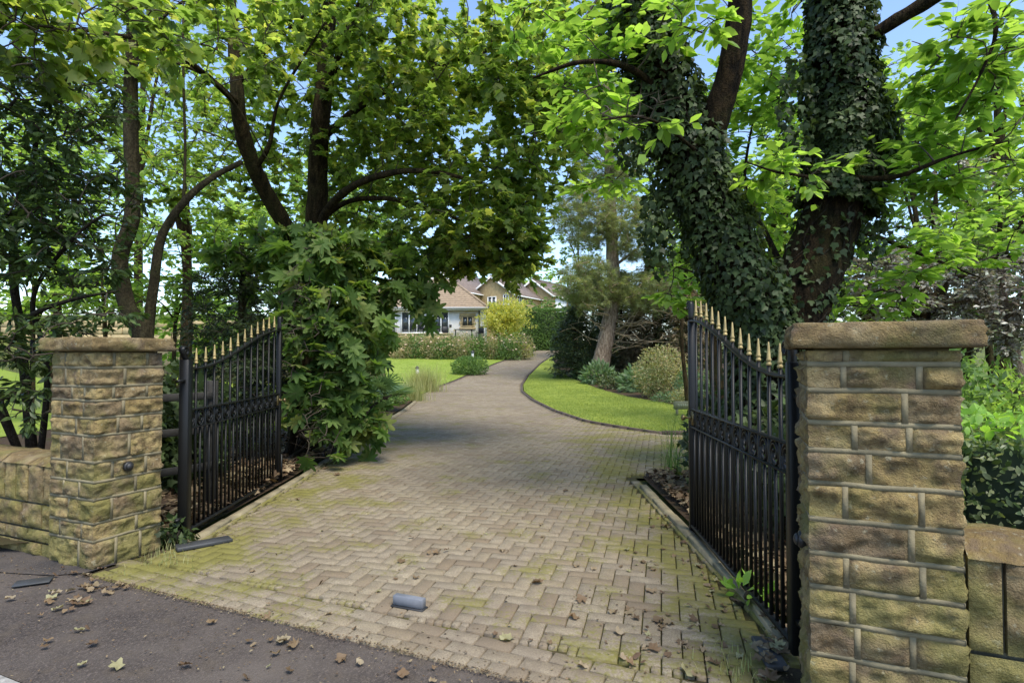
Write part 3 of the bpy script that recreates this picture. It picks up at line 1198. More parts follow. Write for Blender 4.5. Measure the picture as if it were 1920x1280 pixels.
def scroll_pts(r, turns, n, start=0., sgn=1):
    t = np.linspace(0, 1, n)
    a = start + sgn * turns * 2 * PI * t
    rr = r * (1 - .78 * t)
    return np.stack([rr * np.cos(a), np.zeros(n), rr * np.sin(a)], 1)


def ribbon(pts, width, thick):
    """flat bar along pts lying in the XZ plane; width across Y, thick in plane"""
    pts = np.asarray(pts, float)
    t = np.gradient(pts, axis=0)
    t = unit(t)
    nrm = np.stack([-t[:, 2], np.zeros(len(t)), t[:, 0]], 1)
    V = []
    for p, q in zip(pts, nrm):
        for (i, j) in ((-1, -1), (1, -1), (1, 1), (-1, 1)):
            V.append(p + np.array([0, i * width / 2, 0]) + q * j * thick / 2)
    F = []
    n = len(pts)
    for k in range(n - 1):
        for e in range(4):
            e2 = (e + 1) % 4
            F.append((k * 4 + e, k * 4 + e2, k * 4 + 4 + e2, k * 4 + 4 + e))
    F.append((3, 2, 1, 0))
    F.append(tuple(range(n * 4 - 4, n * 4)))
    return V, F


def gate(name, label, hinge, free, knob_side, big_post=False):
    hinge, free = np.array(hinge), np.array(free)
    dv = free - hinge
    L = float(np.hypot(*dv))
    root = thing(name, label, "gate", (hinge[0], hinge[1], 0), math.atan2(dv[1], dv[0]))
    zb, zl, zu = .075, .905, 1.055
    top = lambda x: 1.395 + .40 * (lambda s: s * s * (3 - 2 * s))(min(1, max(0, (x - .12) / (L - .12))))
    iron = M['iron']
    # posts
    pw = .075 if big_post else .055
    h = MB().box((0, 0, .75), (pw, pw, 1.44), 0, .004)
    h.build("hinge_post", iron, root)
    V, F = ribbon(np.vstack([[(.0, 0, 1.40), (.005, 0, 1.46)], scroll_pts(.045, 1.3, 22, PI * .9, -1) + np.array([-.035 if big_post else .045, 0, 1.535])]), .045, .012)
    MB().add(V, F).build("post_scroll", iron, root)
    f = MB().box((L, 0, .90), (.05, .05, 1.80), 0, .004)
    f.build("closing_post", iron, root)
    V, F = ribbon(np.vstack([[(L, 0, 1.78), (L + .005, 0, 1.84)], scroll_pts(.04, 1.25, 22, PI * .9, -1) + np.array([L + .035, 0, 1.93])]), .045, .012)
    MB().add(V, F).build("post_scroll", iron, root)
    # rails
    for z, nm in ((zl, "middle_rail"), (zu, "middle_rail")):
        MB().box((L / 2, 0, z), (L - .05, .042, .012), 0, .003).build(nm, iron, root)
    MB().box((L / 2, 0, zb), (L - .05, .045, .022), 0, .004).build("bottom_rail", iron, root)
    xs = np.linspace(.0, L, 40)
    V, F = ribbon([(x, 0, top(x)) for x in xs], .044, .014)
    MB().add(V, F).build("top_rail", iron, root)
    n = 13
    sp = L / n
    for k in range(1, n):
        x = k * sp
        b = MB().bar((x, 0, zb), (x, 0, top(x) + .045), .017).build("bar", iron, root)
        MB().lathe([(.0115, .0), (.0145, .004), (.0145, .014), (.0105, .018), (.0105, .024), (.0138, .028), (.0138, .035), (.0105, .042), (.008, .085), (.004, .128), (.0015, .132)],
                   (x, 0, top(x) + .04), 10).build("finial", M['gold'], b, True)
    for k in range(n):
        x = (k + .5) * sp
        MB().bar((x, 0, zb), (x, 0, zl), .015).build("bar", iron, root)
        # scroll in each bay of the middle band
        r = (zu - zl) / 2 - .006
        c = np.array([x, 0, (zl + zu) / 2])
        g = -1 if k % 2 else 1
        A = scroll_pts(r * .92, 1.55, 40, -PI * .5, -g) * np.array([.86, 1, 1]) + c
        V, F = ribbon(A, .02, .007)
        sc_m = MB().add(V, F)
        V, F = ribbon(np.stack([c[0] + r * .93 * np.cos(np.linspace(0, 2 * PI, 28)) * .88, np.zeros(28), c[2] + r * .97 * np.sin(np.linspace(0, 2 * PI, 28))], 1), .018, .006)
        sc_m.add(V, F)
        sc_m.build("scroll", iron, root)
    # lock plate and knobs
    kx = L - .045
    MB().box((kx, 0, (zl + zu) / 2), (.07, .034, .12), 0, .004).build("lock_case", M['brass'], root)
    for sg in (-1, 1):
        MB().lathe([(.022, .0), (.022, .006), (.008, .01), (.008, .04), (.02, .046), (.026, .058), (.022, .07), (.008, .076)], (0, 0, 0), 12, 'y').build(
            "knob", M['brass'], root, True, (kx + .02, sg * .02, (zl + zu) / 2)).scale = (1, sg, 1)
    # drop bolt
    MB().bar((L + .0, -.04, .03), (L + .0, -.04, .34), .02).build("drop_bolt", iron, root)
    # hinges back to the pillar
    for z in (.20, 1.30):
        MB().bar((-.13, 0, z), (-.02, 0, z), .03, .02).build("hinge", iron, root)
    return root


gate("iron_gate", "black wrought iron gate leaf with gold spikes beside the near right pillar", (1.405, 2.90), (1.525, 4.92), -1)
gate("iron_gate", "black wrought iron gate leaf with gold spikes behind the left pillar", (-2.655, 4.72), (-2.76, 6.86), 1, True)

# ------------------------------------------------------------------ small things by the gate
hr = -TH
t = thing("gate_stop", "small grey metal gate stop block standing in the block paving", "gate stop", (-.615, 3.50, 0), hr - .12)
MB().box((0, 0, .036), (.205, .046, .056), 0, .005).build("wedge", M['steel'], t)
MB().box((0, 0, .003), (.22, .07, .010), 0, .003).build("base_plate", M['dark_metal'], t)
o = MB().box((0, 0, 0), (.10, .27, .028), 0, .005).build("slate_slab", M['slate'], None, False, (1.285, 2.93, .018))
o.rotation_euler = (.05, .04, -.12)
tag(o, "dark slate slab lying at the foot of the right gate post", "slate")
o = MB().box((0, 0, 0), (.40, .12, .03), 0, .005).build("slate_slab", M['slate'], None, False, (-2.44, 4.62, .018))
o.rotation_euler = (.02, .03, .75)
tag(o, "long dark slate slab lying at the foot of the left gate", "slate")
o = MB().box((0, 0, 0), (.20, .11, .008), 0, .002).build("slate_chip", M['slate'], None, False, (-3.18, 3.88, .004))
o.rotation_euler = (0, 0, .45)
tag(o, "flat grey slate chip on the footway below the left pillar", "slate")

# timber fence between the left pillar and its gate
f = thing("timber_fence", "dark timber rail fence glimpsed between the left pillar and its gate", "fence", (-3.42, 4.86, 0), math.atan2(.75, .55))
for z in (.45, .80, 1.12):
    MB().box((.45, 0, z), (.95, .03, .07), 0, .006).build("rail", M['timber'], f)
for x in (0., .92):
    MB().box((x, .05, .62), (.09, .09, 1.28), 0, .008).build("post", M['timber'], f)

# house sign on the lawn
s = thing("lawn_sign", "small grey-green timber sign on two legs at the edge of the lawn", "sign", (3.98, 14.3, .03), .03)
MB().box((.32, 0, .255), (.64, .05, .20), 0, .022).build("board", M['timber_grey'], s)
for x in (.09, .55):
    MB().box((x, .012, .085), (.06, .05, .17), 0, .006).build("leg", M['timber_grey'], s)
txt = MB()
xx = .10
for w, hh in ((.05, .075), (.035, .07), (.03, .075), (.03, .07), (.035, .062), (.045, .07), (.03, .062), (.04, .07)):
    txt.box((xx + w * .15, -.027, .255), (.010, .004, hh))
    txt.box((xx + w * .5, -.027, .255 + hh * .25), (w * .7, .004, .010))
    txt.box((xx + w * .85, -.027, .255 - hh * .1), (.009, .004, hh * .7))
    xx += w + .022
txt.build("worn_lettering", M['sign_text'], s)


def bollard(x, d, lab, h=.55, z=None):
    t = thing("bollard_lamp", lab, "garden lamp", (x, d, float(prof(d)) if z is None else z), 0)
    MB().lathe([(.05, 0), (.035, .02), (.03, h * .62), (.06, h * .64)], sides=10).build("stem", M['dark_metal'], t, True)
    MB().lathe([(.07, h * .64), (.075, h * .7), (.075, h * .86), (.07, h * .9)], sides=12).build("lantern", M['lamp_glass'], t, True)
    MB().lathe([(.11, h * .9), (.10, h * .93), (.05, h), (.01, h * 1.03)], sides=12).build("cap", M['dark_metal'], t, True)


bollard(-2.42, 35.6, "small bollard lamp showing above the round clipped shrub", 1.25)
bollard(-4.35, 26.6, "low bollard lamp at the edge of the lawn behind the feathery grass", .95)
bollard(-.6, 44, "small bollard lamp among the flowers near the end of the drive", 1.35)
bollard(-2.97, 11.0, "dark-stemmed garden lamp at the kerb beside the big-leaved shrub", .95)

# ------------------------------------------------------------------ houses


def window(parent, x0, x1, z0, z1, y, n, frame=.07, mat='white_paint', sill=True):
    """window on a wall facing -Y (local)"""
    w = MB()
    fr = MB()
    fr.box(((x0 + x1) / 2, y - .03, z1 - frame / 2), (x1 - x0, .08, frame))
    fr.box(((x0 + x1) / 2, y - .03, z0 + frame / 2), (x1 - x0, .08, frame))
    for k in range(n + 1):
        xx = x0 + frame / 2 + (x1 - x0 - frame) * k / n
        fr.box((xx, y - .03, (z0 + z1) / 2), (frame, .078, z1 - z0 - 2 * frame))
    wo_ = fr.build("window", M[mat], parent)
    pw = (x1 - x0 - frame) / n
    for k in range(n):
        MB().box((x0 + frame + pw * k + (pw - frame) / 2, y - .012, (z0 + z1) / 2), (pw - frame, .02, z1 - z0 - 2 * frame)).build("pane", M['glass'], wo_)
    if sill:
        MB().box(((x0 + x1) / 2, y - .06, z0 - .05), (x1 - x0 + .16, .14, .08)).build("sill", M[mat] if mat != 'white_paint' else M['white_paint'], wo_)
    return wo_


bg_ = thing("bungalow", "white rendered bungalow with brown tiled roof behind the flower bed", "house", (0, 48, 0))
MB().box((-8.3, 3.7, 4.05), (11.74, 7.4, 2.86)).build("wall", M['white'], bg_)
MB().box((-8.3, 3.4, 2.0), (13.0, 7.8, 1.4)).build("terrace_plinth", M['house_stone'], bg_)
# stepped tile courses on the front slope and the right hip
rows = 15
ez, rz = 5.46, 8.35
roof = MB()
for k in range(rows):
    s0, s1 = k / rows, (k + 1) / rows
    for (pa, pb, qa, qb) in ((np.array([-14.6, -.55, ez]), np.array([-2.02, -.55, ez]), np.array([-11.2, 3.6, rz]), np.array([-5.5, 3.6, rz])),
                             (np.array([-2.02, -.55, ez]), np.array([-2.02, 7.8, ez]), np.array([-5.5, 3.6, rz]), np.array([-5.5, 3.7, rz]))):
        a0, a1 = pa + (qa - pa) * s0, pa + (qa - pa) * s1
        b0, b1 = pb + (qb - pb) * s0, pb + (qb - pb) * s1
        up = np.array([0, 0, .075])
        roof.add([a0, b0, b0 + up, a0 + up, a1 + up * .15, b1 + up * .15], [(0, 1, 2, 3), (3, 2, 5, 4)])
roof.add([(-14.6, -.55, ez), (-2.02, -.55, ez), (-2.02, 7.8, ez), (-14.6, 7.8, ez), (-11.2, 3.6, rz), (-5.5, 3.65, rz)], [(3, 2, 1, 0), (2, 3, 4, 5), (3, 0, 4)])
rf = roof.build("roof", M['tile_roof'], bg_)
MB().box((-7.45, 4.2, 8.6), (.8, .7, 1.7)).build("chimney", M['white'], rf)
MB().tube([(-5.5, 3.62, rz + .05), (-2.02, -.55, ez + .06)], .11, 8).build("hip_tiles", M['tile_roof'], rf)
MB().tube([(-14.7, -.64, ez - .03), (-1.95, -.64, ez - .03)], .075, 8).build("gutter", M['gutter'], bg_)
MB().box((-8.3, -.56, ez - .11), (12.6, .04, .2)).build("fascia", M['white_paint'], bg_)
MB().tube([(-2.72, -.1, 5.35), (-2.72, -.1, 2.7)], .055, 8).build("downpipe", M['dark_metal'], bg_)
wd = window(bg_, -4.14, -3.22, 3.92, 4.80, -.07, 2, .08, 'stone_trim', False)
for k in range(4):
    for x, sg in ((-4.15, -1), (-3.21, 1)):
        wq = .22 if k % 2 else .13
        MB().box((x + sg * wq / 2, -.04, 3.99 + k * .235), (wq, .10, .225), 0, .01).build("quoin", M['stone_trim'], bg_)
MB().box((-3.68, -.04, 4.93), (1.34, .11, .22), 0, .01).build("lintel", M['stone_trim'], bg_)
MB().box((-3.68, -.05, 3.80), (1.34, .14, .18), 0, .01).build("stone_sill", M['stone_trim'], bg_)
for x in (-14.0, -11.6, -9.2, -7.2):
    window(bg_, x, x + 2.0, 3.35, 5.2, -.10, 3, .10)
MB().box((-5.25, -.04, 4.0), (.5, .03, .2), 0, .01).build("name_plate", M['dark_metal'], bg_)
tw = thing("terrace_wall", "low sandstone terrace wall in front of the white bungalow", "wall", (-10.6, 46.2, 0))
for k in range(14):
    for r_ in range(2):
        MB().box((-5.6 + k * .82 + (.3 if r_ else 0), 0, 2.35 + r_ * .42 + .21), (.79, .4, .40), 0, .02).build("stone", M['house_stone'], tw)
MB().box((0, 0, 3.26), (11.8, .52, .09), 0, .01).build("coping", M['stone_trim'], tw)
MB().box((0, .02, 1.75), (11.6, .36, 1.2)).build("footing", M['house_stone'], tw)


def gable_house(name, label, c, rotz, w, l, z0, ze, zr, wins, side_wins=(), stone='house_stone', tile='tile_dark'):
    """front gable faces -Y, ridge along +Y"""
    h = thing(name, label, "house", (c[0], c[1], 0), rotz)
    V = []
    for y in (0, l):
        V += [(-w / 2, y, z0), (w / 2, y, z0), (w / 2, y, ze), (0, y, zr), (-w / 2, y, ze)]
    mb = MB().add(V, [(0, 1, 2, 3, 4), (9, 8, 7, 6, 5), (1, 6, 7, 2), (5, 0, 4, 9)])
    mb.build("wall", M[stone], h)
    ov, fo, th = .35, .35, .12
    sl = (zr - ze) / (w / 2)
    r = MB()
    for sg in (-1, 1):
        x1 = sg * (w / 2 + ov)
        zz = ze - ov * sl
        V = [(0, -fo, zr + .03), (x1, -fo, zz + .03), (x1, l + fo, zz + .03), (0, l + fo, zr + .03)]
        V += [(p[0], p[1], p[2] + th) for p in V]
        r.add(V, [(0, 1, 2, 3), (7, 6, 5, 4), (0, 4, 5, 1), (1, 5, 6, 2), (2, 6, 7, 3), (3, 7, 4, 0)])
    rf = r.build("roof", M[tile], h)
    MB().tube([(0, -fo, zr + .17), (0, l + fo, zr + .17)], .12, 6).build("ridge_tiles", M[tile], rf)
    b = MB()
    for sg in (-1, 1):
        b.bar((0, -fo - .03, zr), (sg * (w / 2 + ov), -fo - .03, ze - ov * sl), .05, .24)
    b.build("bargeboard", M['white_paint'], h)
    MB().tube([(w / 2 + ov + .05, -fo, ze - ov * sl), (w / 2 + ov + .05, l + fo, ze - ov * sl)], .08, 6).build("gutter", M['white_paint'], h)
    for (x0, x1, a, b_, n) in wins:
        window(h, x0, x1, a, b_, 0, n, .1)
    for (y0, y1, a, b_, n) in side_wins:
        wv = window(h, 0, y1 - y0, a, b_, 0, n, .1)
        wv.rotation_euler = (0, 0, PI / 2)
        wv.location = (w / 2, y0, 0)
    return h


gable_house("stone_house", "two-storey sandstone house with a white-edged gable above the yellow tree", (-2.6, 74), -.50, 6.6, 9, 2.5, 9.3, 11.6,
            [(-.6, .7, 6.9, 9.1, 2), (1.7, 2.5, 8.0, 9.3, 2)], [(.7, 2.3, 8.2, 9.3, 3)])
gable_house("stone_house", "tall sandstone house half hidden behind the white bungalow's roof", (-9.6, 72), -.45, 7.5, 10, 2.5, 9.6, 12.6,
            [(-1.6, -.4, 7, 8.6, 2)], [(1.5, 3., 7.5, 9., 2)])
gh = gable_house("stone_house", "sandstone house with a white panelled end above the clipped hedge", (2.9, 80), -.55, 6, 9, 2.5, 9.8, 12.0, [(.4, 1.4, 8.0, 9.2, 2)])
MB().box((3.02, 2.6, 8.2), (.06, 3.4, 3.1)).build("white_panel", M['white_paint'], gh)
MB().box((3.05, 5.2, 8.2), (.06, .9, 3.1)).build("dark_opening", M['glass'], gh)

# garden table, chairs and railing near the bungalow
tb = thing("garden_table", "small dark garden table on the terrace before the white wall", "table", (-3.9, 46.6, 2.9))
MB().box((0, 0, .72), (1.5, .8, .04), 0, .01).build("table_top", M['dark_metal'], tb)
for x in (-.65, .65):
    for y in (-.3, .3):
        MB().bar((x, y, 0), (x, y, .7), .05).build("leg", M['dark_metal'], tb)
for (x, ang, lab) in ((-5.3, .4, "dark garden chair left of the terrace table"), (-2.6, -.5, "dark garden chair right of the terrace table")):
    c = thing("garden_chair", lab, "chair", (x, 46.6, 2.9), ang)
    MB().box((0, 0, .44), (.5, .5, .04), 0, .01).build("seat", M['dark_metal'], c)
    MB().box((0, .24, .72), (.5, .04, .5), 0, .01).build("backrest", M['dark_metal'], c)
    for a in (-.21, .21):
        for b in (-.21, .21):
            MB().bar((a, b, 0), (a, b, .43), .04).build("leg", M['dark_metal'], c)
rl = thing("iron_railing", "dark iron railing beneath the yellow tree at the end of the drive", "railing", (-2.0, 49.5, 0), .08)
for k in range(22):
    MB().bar((k * .16, 0, 1.5), (k * .16, 0, 3.15), .025).build("bar", M['dark_metal'], rl)
for z in (1.8, 3.05):
    MB().bar((0, 0, z), (3.4, 0, z), .04).build("rail", M['dark_metal'], rl)

# pale stone retaining wall far left
rw = thing("retaining_wall", "long pale stone retaining wall beyond the sunny lawn at far left", "wall", (-30, 27, 0), .06)
for r_ in range(4):
    for k in range(26):
        MB().box((k * .92 + (.4 if r_ % 2 else 0), 0, 2.0 + r_ * .34), (.90, .5, .325), 0, .03).build("stone", M['stone_trim'], rw)
MB().box((11.8, .03, 1.3), (24, .4, 2.6)).build("core", M['mortar'], rw)

# ------------------------------------------------------------------ trees


def smooth_limb(pts, r0, r1, n=None, power=1.0):
    pts = np.asarray(pts, float)
    n = n or max(10, int(len(pts) * 6))
    c = spline(pts, n)
    r = r0 + (r1 - r0) * np.linspace(0, 1, n) ** power
    return c, r


def bark_tube(mb, c, r, sides=14, rough=.10, seed=0.):
    V, F = tube(c, r, sides)
    cc = np.repeat(c, sides, 0)
    for i in range(len(V)):
        q = mnoise.fractal(Vector((V[i][0] * 5 + seed, V[i][1] * 5, V[i][2] * 2.)), 1., 2., 3)
        V[i] = cc[i] + (V[i] - cc[i]) * (1 + rough * q * 1.6)
    mb.add(V, [tuple(f) for f in F])


def grow(limb_nodes, targets, rng, tip=.004, k=.010, jitter=.14, arch=.10):
    nodes = limb_nodes.copy()
    d0 = np.sqrt(((targets[:, None] - limb_nodes[None]) ** 2).sum(-1)).min(1)
    buf = np.zeros((len(nodes) + len(targets) * 14, 3))
    n = len(nodes)
    buf[:n] = nodes
    Vs, Fs, ends, tans, nv = [], [], [], [], 0
    for ti in np.argsort(d0):
        t = targets[ti]
        dd = buf[:n] - t
        dist = np.sqrt((dd ** 2).sum(1)) + .25 * np.maximum(0, dd[:, 2])
        s = buf[int(dist.argmin())]
        L = np.linalg.norm(t - s)
        if L < .05:
            continue
        m = int(min(12, max(4, L / .22)))
        u = np.linspace(0, 1, m)[:, None]
        mid = (s + t) / 2 + rng.normal(0, jitter * L, 3) * np.array([1, 1, .5]) + np.array([0, 0, arch * L])
        c = (1 - u) ** 2 * s + 2 * u * (1 - u) * mid + u ** 2 * t
        r = tip + (min(.05, k * L + tip * .6)) * (1 - u[:, 0])
        V, F = tube(c, r, 4)
        Vs.append(V)
        Fs.append(F + nv)
        nv += len(V)
        buf[n:n + m - 1] = c[1:]
        n += m - 1
        ends.append(t)
        tans.append(c[-1] - c[-3])
    return np.concatenate(Vs), np.concatenate(Fs), np.array(ends), unit(np.array(tans))


def sprays(ends, tans, rng, sub, ls, per, flat=.45, droop=.25, side=.9, upj=.45, back=True):
    """sub-twigs round each end and leaves along them"""
    n = len(ends)
    E = np.repeat(ends, sub, 0)
    Tn = np.repeat(tans, sub, 0)
    rd = rng.normal(size=(n * sub, 3))
    d = unit(Tn * .55 + unit(rd) * 1.0 * np.array([1, 1, flat]))
    L = ls * (.5 + .8 * rng.random(n * sub))
    start = E - Tn * (rng.random((n * sub, 1)) * ls * .6)
    # leaves
    k = per
    S = rng.random((n * sub, k)) * .85 + .15
    pos = start[:, None] + d[:, None] * (L[:, None] * S)[..., None]
    pos[..., 2] -= droop * .5 * (S * S) * L[:, None]
    sidev = unit(np.cross(d, np.array([0, 0, 1.])))
    sg = np.where(rng.random((n * sub, k)) < .5, -1, 1)
    ld = d[:, None] * .75 + sidev[:, None] * (sg * side)[..., None] + rng.normal(0, .28, (n * sub, k, 3))
    ld[..., 2] -= droop
    up = np.array([0, 0, 1.]) + rng.normal(0, upj, (n * sub, k, 3))
    m = n * sub * k
    V0 = np.stack([start, start + d * L[:, None] - np.array([0, 0, 1.]) * (droop * .5 * L)[:, None]], 1)
    return pos.reshape(m, 3), unit(ld.reshape(m, 3)), unit(up.reshape(m, 3)), V0


def subtwigs(V0, r=.003):
    a, b = V0[:, 0], V0[:, 1]
    d = unit(b - a)
    s = unit(np.cross(d, np.array([.1, .2, 1.])))
    u = np.cross(s, d)
    n = len(a)
    ring = [s, -.5 * s + .87 * u, -.5 * s - .87 * u]
    V = np.stack([a + ring[0] * r, a + ring[1] * r, a + ring[2] * r, b], 1)
    F = np.array([(0, 1, 3), (1, 2, 3), (2, 0, 3)])
    return V.reshape(-1, 3), (F[None] + (np.arange(n) * 4)[:, None, None]).reshape(-1, 3)


def in_frame(pos, mx=60):
    x = 960 + FPX * pos[:, 0] / np.maximum(pos[:, 1], .2)
    y = HOR - FPX * (pos[:, 2] - CAMH) / np.maximum(pos[:, 1], .2)
    return (x > -mx) & (x < 1920 + mx) & (y > -mx) & (y < 1280 + mx) & (pos[:, 1] > .5)


_variants = {}


def leaf_parts(root, T_hi, mat, pos, d, up, size, n, name="leaf", score=None):
    """the n nearest leaves in view as single objects; returns the mask of the rest"""
    s = pos[:, 1].copy() if score is None else score
    s = np.where(in_frame(pos, 0), s, 1e9)
    idx = np.argsort(s)[:n]
    key = (mat.name, name)
    if key not in _variants:
        _variants[key] = []
        for q in range(5):
            o = mesh_obj(name, T_hi[0], T_hi[1], mat, None, False, np.full(len(T_hi[1]), .08 + .2 * q))
            _variants[key].append(o.data)
            bpy.data.objects.remove(o)
    R = frames(d[idx], up[idx])
    for k, i in enumerate(idx):
        o = bpy.data.objects.new(name, _variants[key][k % 5])
        COL.objects.link(o)
        o.parent = root
        m = Matrix(R[k].tolist()).to_4x4() * float(size[i])
        m[3][3] = 1
        m.translation = Vector(pos[i])
        o.matrix_local = m
    keep = np.ones(len(pos), bool)
    keep[idx] = False
    return keep


def ells_targets(ells, rng):
    out = []
    for (c, r, n, *s) in ells:
        out.append(ell_pts(c, r, n, rng, s[0] if s else .35))
    return np.concatenate(out)


def tree(name, label, cat, limbs, ells, T, mat, size, sub, per, ls, seed, bark='bark', twig='twig', parts=0, T_hi=None, droop=.25, flat=.45,
         upj=.45, group=None, zmin=None, sides=12, rough=.1, tip=.004, jit=.14, keepout=None, crown="crown", svar=.7, side=.9, arch=.10):
    rng = np.random.default_rng(seed)
    base = np.asarray(limbs[0][0][0], float)
    root = thing(name, label, cat, (0, 0, 0), 0, group)
    root.location = tuple(base)
    mb = MB()
    nodes = []
    for li, (pts, r0, r1) in enumerate(limbs):
        c, r = smooth_limb(pts, r0, r1)
        if li == 0:
            r = r * (1 + .45 * np.exp(-np.linspace(0, 1, len(r)) * 14))
        bark_tube(mb, c - base, r, sides if r0 > .05 else 7, rough, seed)
        c = spline(c, len(c) * 2)
        nodes.append(c if li else c[int(len(c) * .25):])
    mb.build("trunk", M[bark], root, True)
    nodes = np.concatenate(nodes)
    if zmin is not None and (nodes[:, 2] > zmin).sum() > 5:
        nodes = nodes[nodes[:, 2] > zmin]
    tg = ells_targets(ells, rng)
    if keepout is not None:
        tg = tg[~keepout(tg)]
    tg = tg[tg[:, 2] > .15]
    V, F, ends, tans = grow(nodes, tg, rng, tip, jitter=jit, arch=arch)
    pos, d, up, v0 = sprays(ends, tans, rng, sub, ls, per, flat, droop, upj=upj, side=side)
    V2, F2 = subtwigs(v0, tip * .75)
    mesh_obj("branches", np.concatenate([V, V2]) - base, [F, F2 + len(V)], M[twig], root)["kind"] = "stuff"
    sz = size * (1 - svar / 2 + svar * rng.random(len(pos)))
    keep = np.ones(len(pos), bool)
    if parts:
        keep = leaf_parts(root, T_hi or T, M[mat], pos - 0, d, up, sz, parts) if False else _parts_rel(root, T_hi or T, M[mat], pos, d, up, sz, parts, base)
    Vl, Fl, r = scatter(T, pos[keep] - base, d[keep], up[keep], sz[keep], rng)
    o = mesh_obj(crown, Vl, Fl, M[mat], root, False, r)
    o["kind"] = "stuff"
    return root


def _parts_rel(root, T_hi, mat, pos, d, up, sz, n, base):
    keep = leaf_parts(root, T_hi, mat, pos, d, up, sz, n)
    for o in root.children:
        if o.name.startswith("leaf"):
            o.matrix_local = Matrix.Translation(-Vector(base)) @ o.matrix_local
    return keep


def Pl(*pts):
    """limb from (px, py, d) triples"""
    return [P(*p) for p in pts]


def E_(x, y, d, rx, ry, rz, n, shell=.35):
    return (P(x, y, d), (rx, ry, rz), n, shell)


# keep the sight line up the drive to the houses open
def view_gap(t):
    x = 960 + FPX * t[:, 0] / t[:, 1]
    y = HOR - FPX * (t[:, 2] - CAMH) / t[:, 1]
    low = np.interp(x, [300, 560, 640, 700, 760, 820, 900, 960, 1000, 1040, 1075, 1110], [430, 430, 445, 460, 490, 520, 505, 525, 510, 430, 340, 260])
    return (y > low) & (t[:, 1] < 20)


# --- maple over the drive, left of centre
mb_ = (-3.62, 10.2, 0)
maple_limbs = [
    ([mb_, (-3.6, 10.15, 1.6), P(578, 500, 10.1), P(590, 430, 10.0), P(592, 340, 9.8), P(596, 240, 9.6), P(606, 120, 9.5), P(612, -20, 9.4), P(618, -220, 9.4)], .235, .10),
    (Pl((578, 500, 10.1), (548, 445, 9.8), (505, 375, 9.3), (468, 300, 8.8), (446, 230, 8.5), (440, 170, 8.4), (430, 60, 8.4), (418, -90, 8.4)), .15, .075),
    (Pl((594, 440, 10.0), (612, 392, 9.6), (655, 350, 9.0), (720, 324, 8.4), (800, 318, 8.2), (905, 340, 8.2)), .085, .022),
    (Pl((598, 410, 10.0), (655, 375, 9.5), (740, 372, 8.9), (830, 398, 8.7), (930, 440, 8.6), (985, 480, 8.7)), .05, .012),
    (Pl((596, 260, 9.7), (680, 190, 9.2), (800, 125, 8.8), (960, 80, 8.5), (1060, 120, 8.4)), .065, .015),
    (Pl((440, 190, 8.4), (385, 140, 7.6), (300, 80, 6.6), (190, 55, 5.6), (60, 40, 4.8)), .05, .010),
    (Pl((600, 200, 9.6), (640, 70, 8.4), (700, -60, 7.0), (780, -160, 5.6)), .06, .02),
    (Pl((470, 320, 8.9), (500, 270, 8.6), (520, 180, 8.4), (600, 40, 8.0)), .045, .012),
    (Pl((440, 150, 8.4), (520, 60, 8.2), (640, -40, 8.0)), .04, .012),
]
maple_ells = [
    E_(690, 150, 10.0, 2.3, 1.5, 1.5, 200), E_(880, 235, 9.2, 1.9, 1.6, 1.5, 270), E_(1000, 270, 8.8, .8, 1.2, .9, 100, .6),
    E_(900, 400, 9.0, 1.15, 1.2, .75, 160, .5), E_(985, 470, 9.0, .35, .5, .35, 24), E_(855, 470, 9.4, .5, .5, .4, 40), E_(960, 425, 8.8, .5, .6, .5, 55),
    E_(500, 90, 10.2, 2.2, 1.4, 1.5, 150), E_(820, 20, 8.6, 2.6, 2.0, 1.3, 200), E_(1020, 90, 8.2, 1.0, 1.5, 1.0, 100), E_(400, 300, 11.0, 1.4, 1.0, 1.1, 80),
    E_(340, 50, 6.8, 1.5, 1.2, .42, 70), E_(130, 30, 4.9, .9, .6, .24, 60), E_(20, 60, 4.7, .35, .4, .35, 18), E_(560, 320, 11.4, 1.4, .9, 1.0, 80),
    E_(680, 400, 11.2, 1.1, 1.0, .7, 80), E_(740, 280, 9.8, 1.2, 1.0, .8, 100), E_(835, 495, 9.3, .55, .5, .22, 44), E_(960, 500, 9.0, .45, .5, .22, 40), E_(755, 465, 10.2, .5, .5, .3, 36), E_(640, 40, 8.0, 1.2, .8, .5, 50), E_(620, -160, 10.0, 3.0, 2.0, .8, 40),
]
tree("maple_tree", "tall maple with lobed leaves and forked trunk overhanging the left of the drive", "tree", maple_limbs, maple_ells, T_MAPLE, 'L_maple', .096, 3, 5, .33, 21,
     'bark', parts=300, T_hi=T_MAPLE_HI, droop=.35, keepout=view_gap, zmin=3.0, upj=.5)

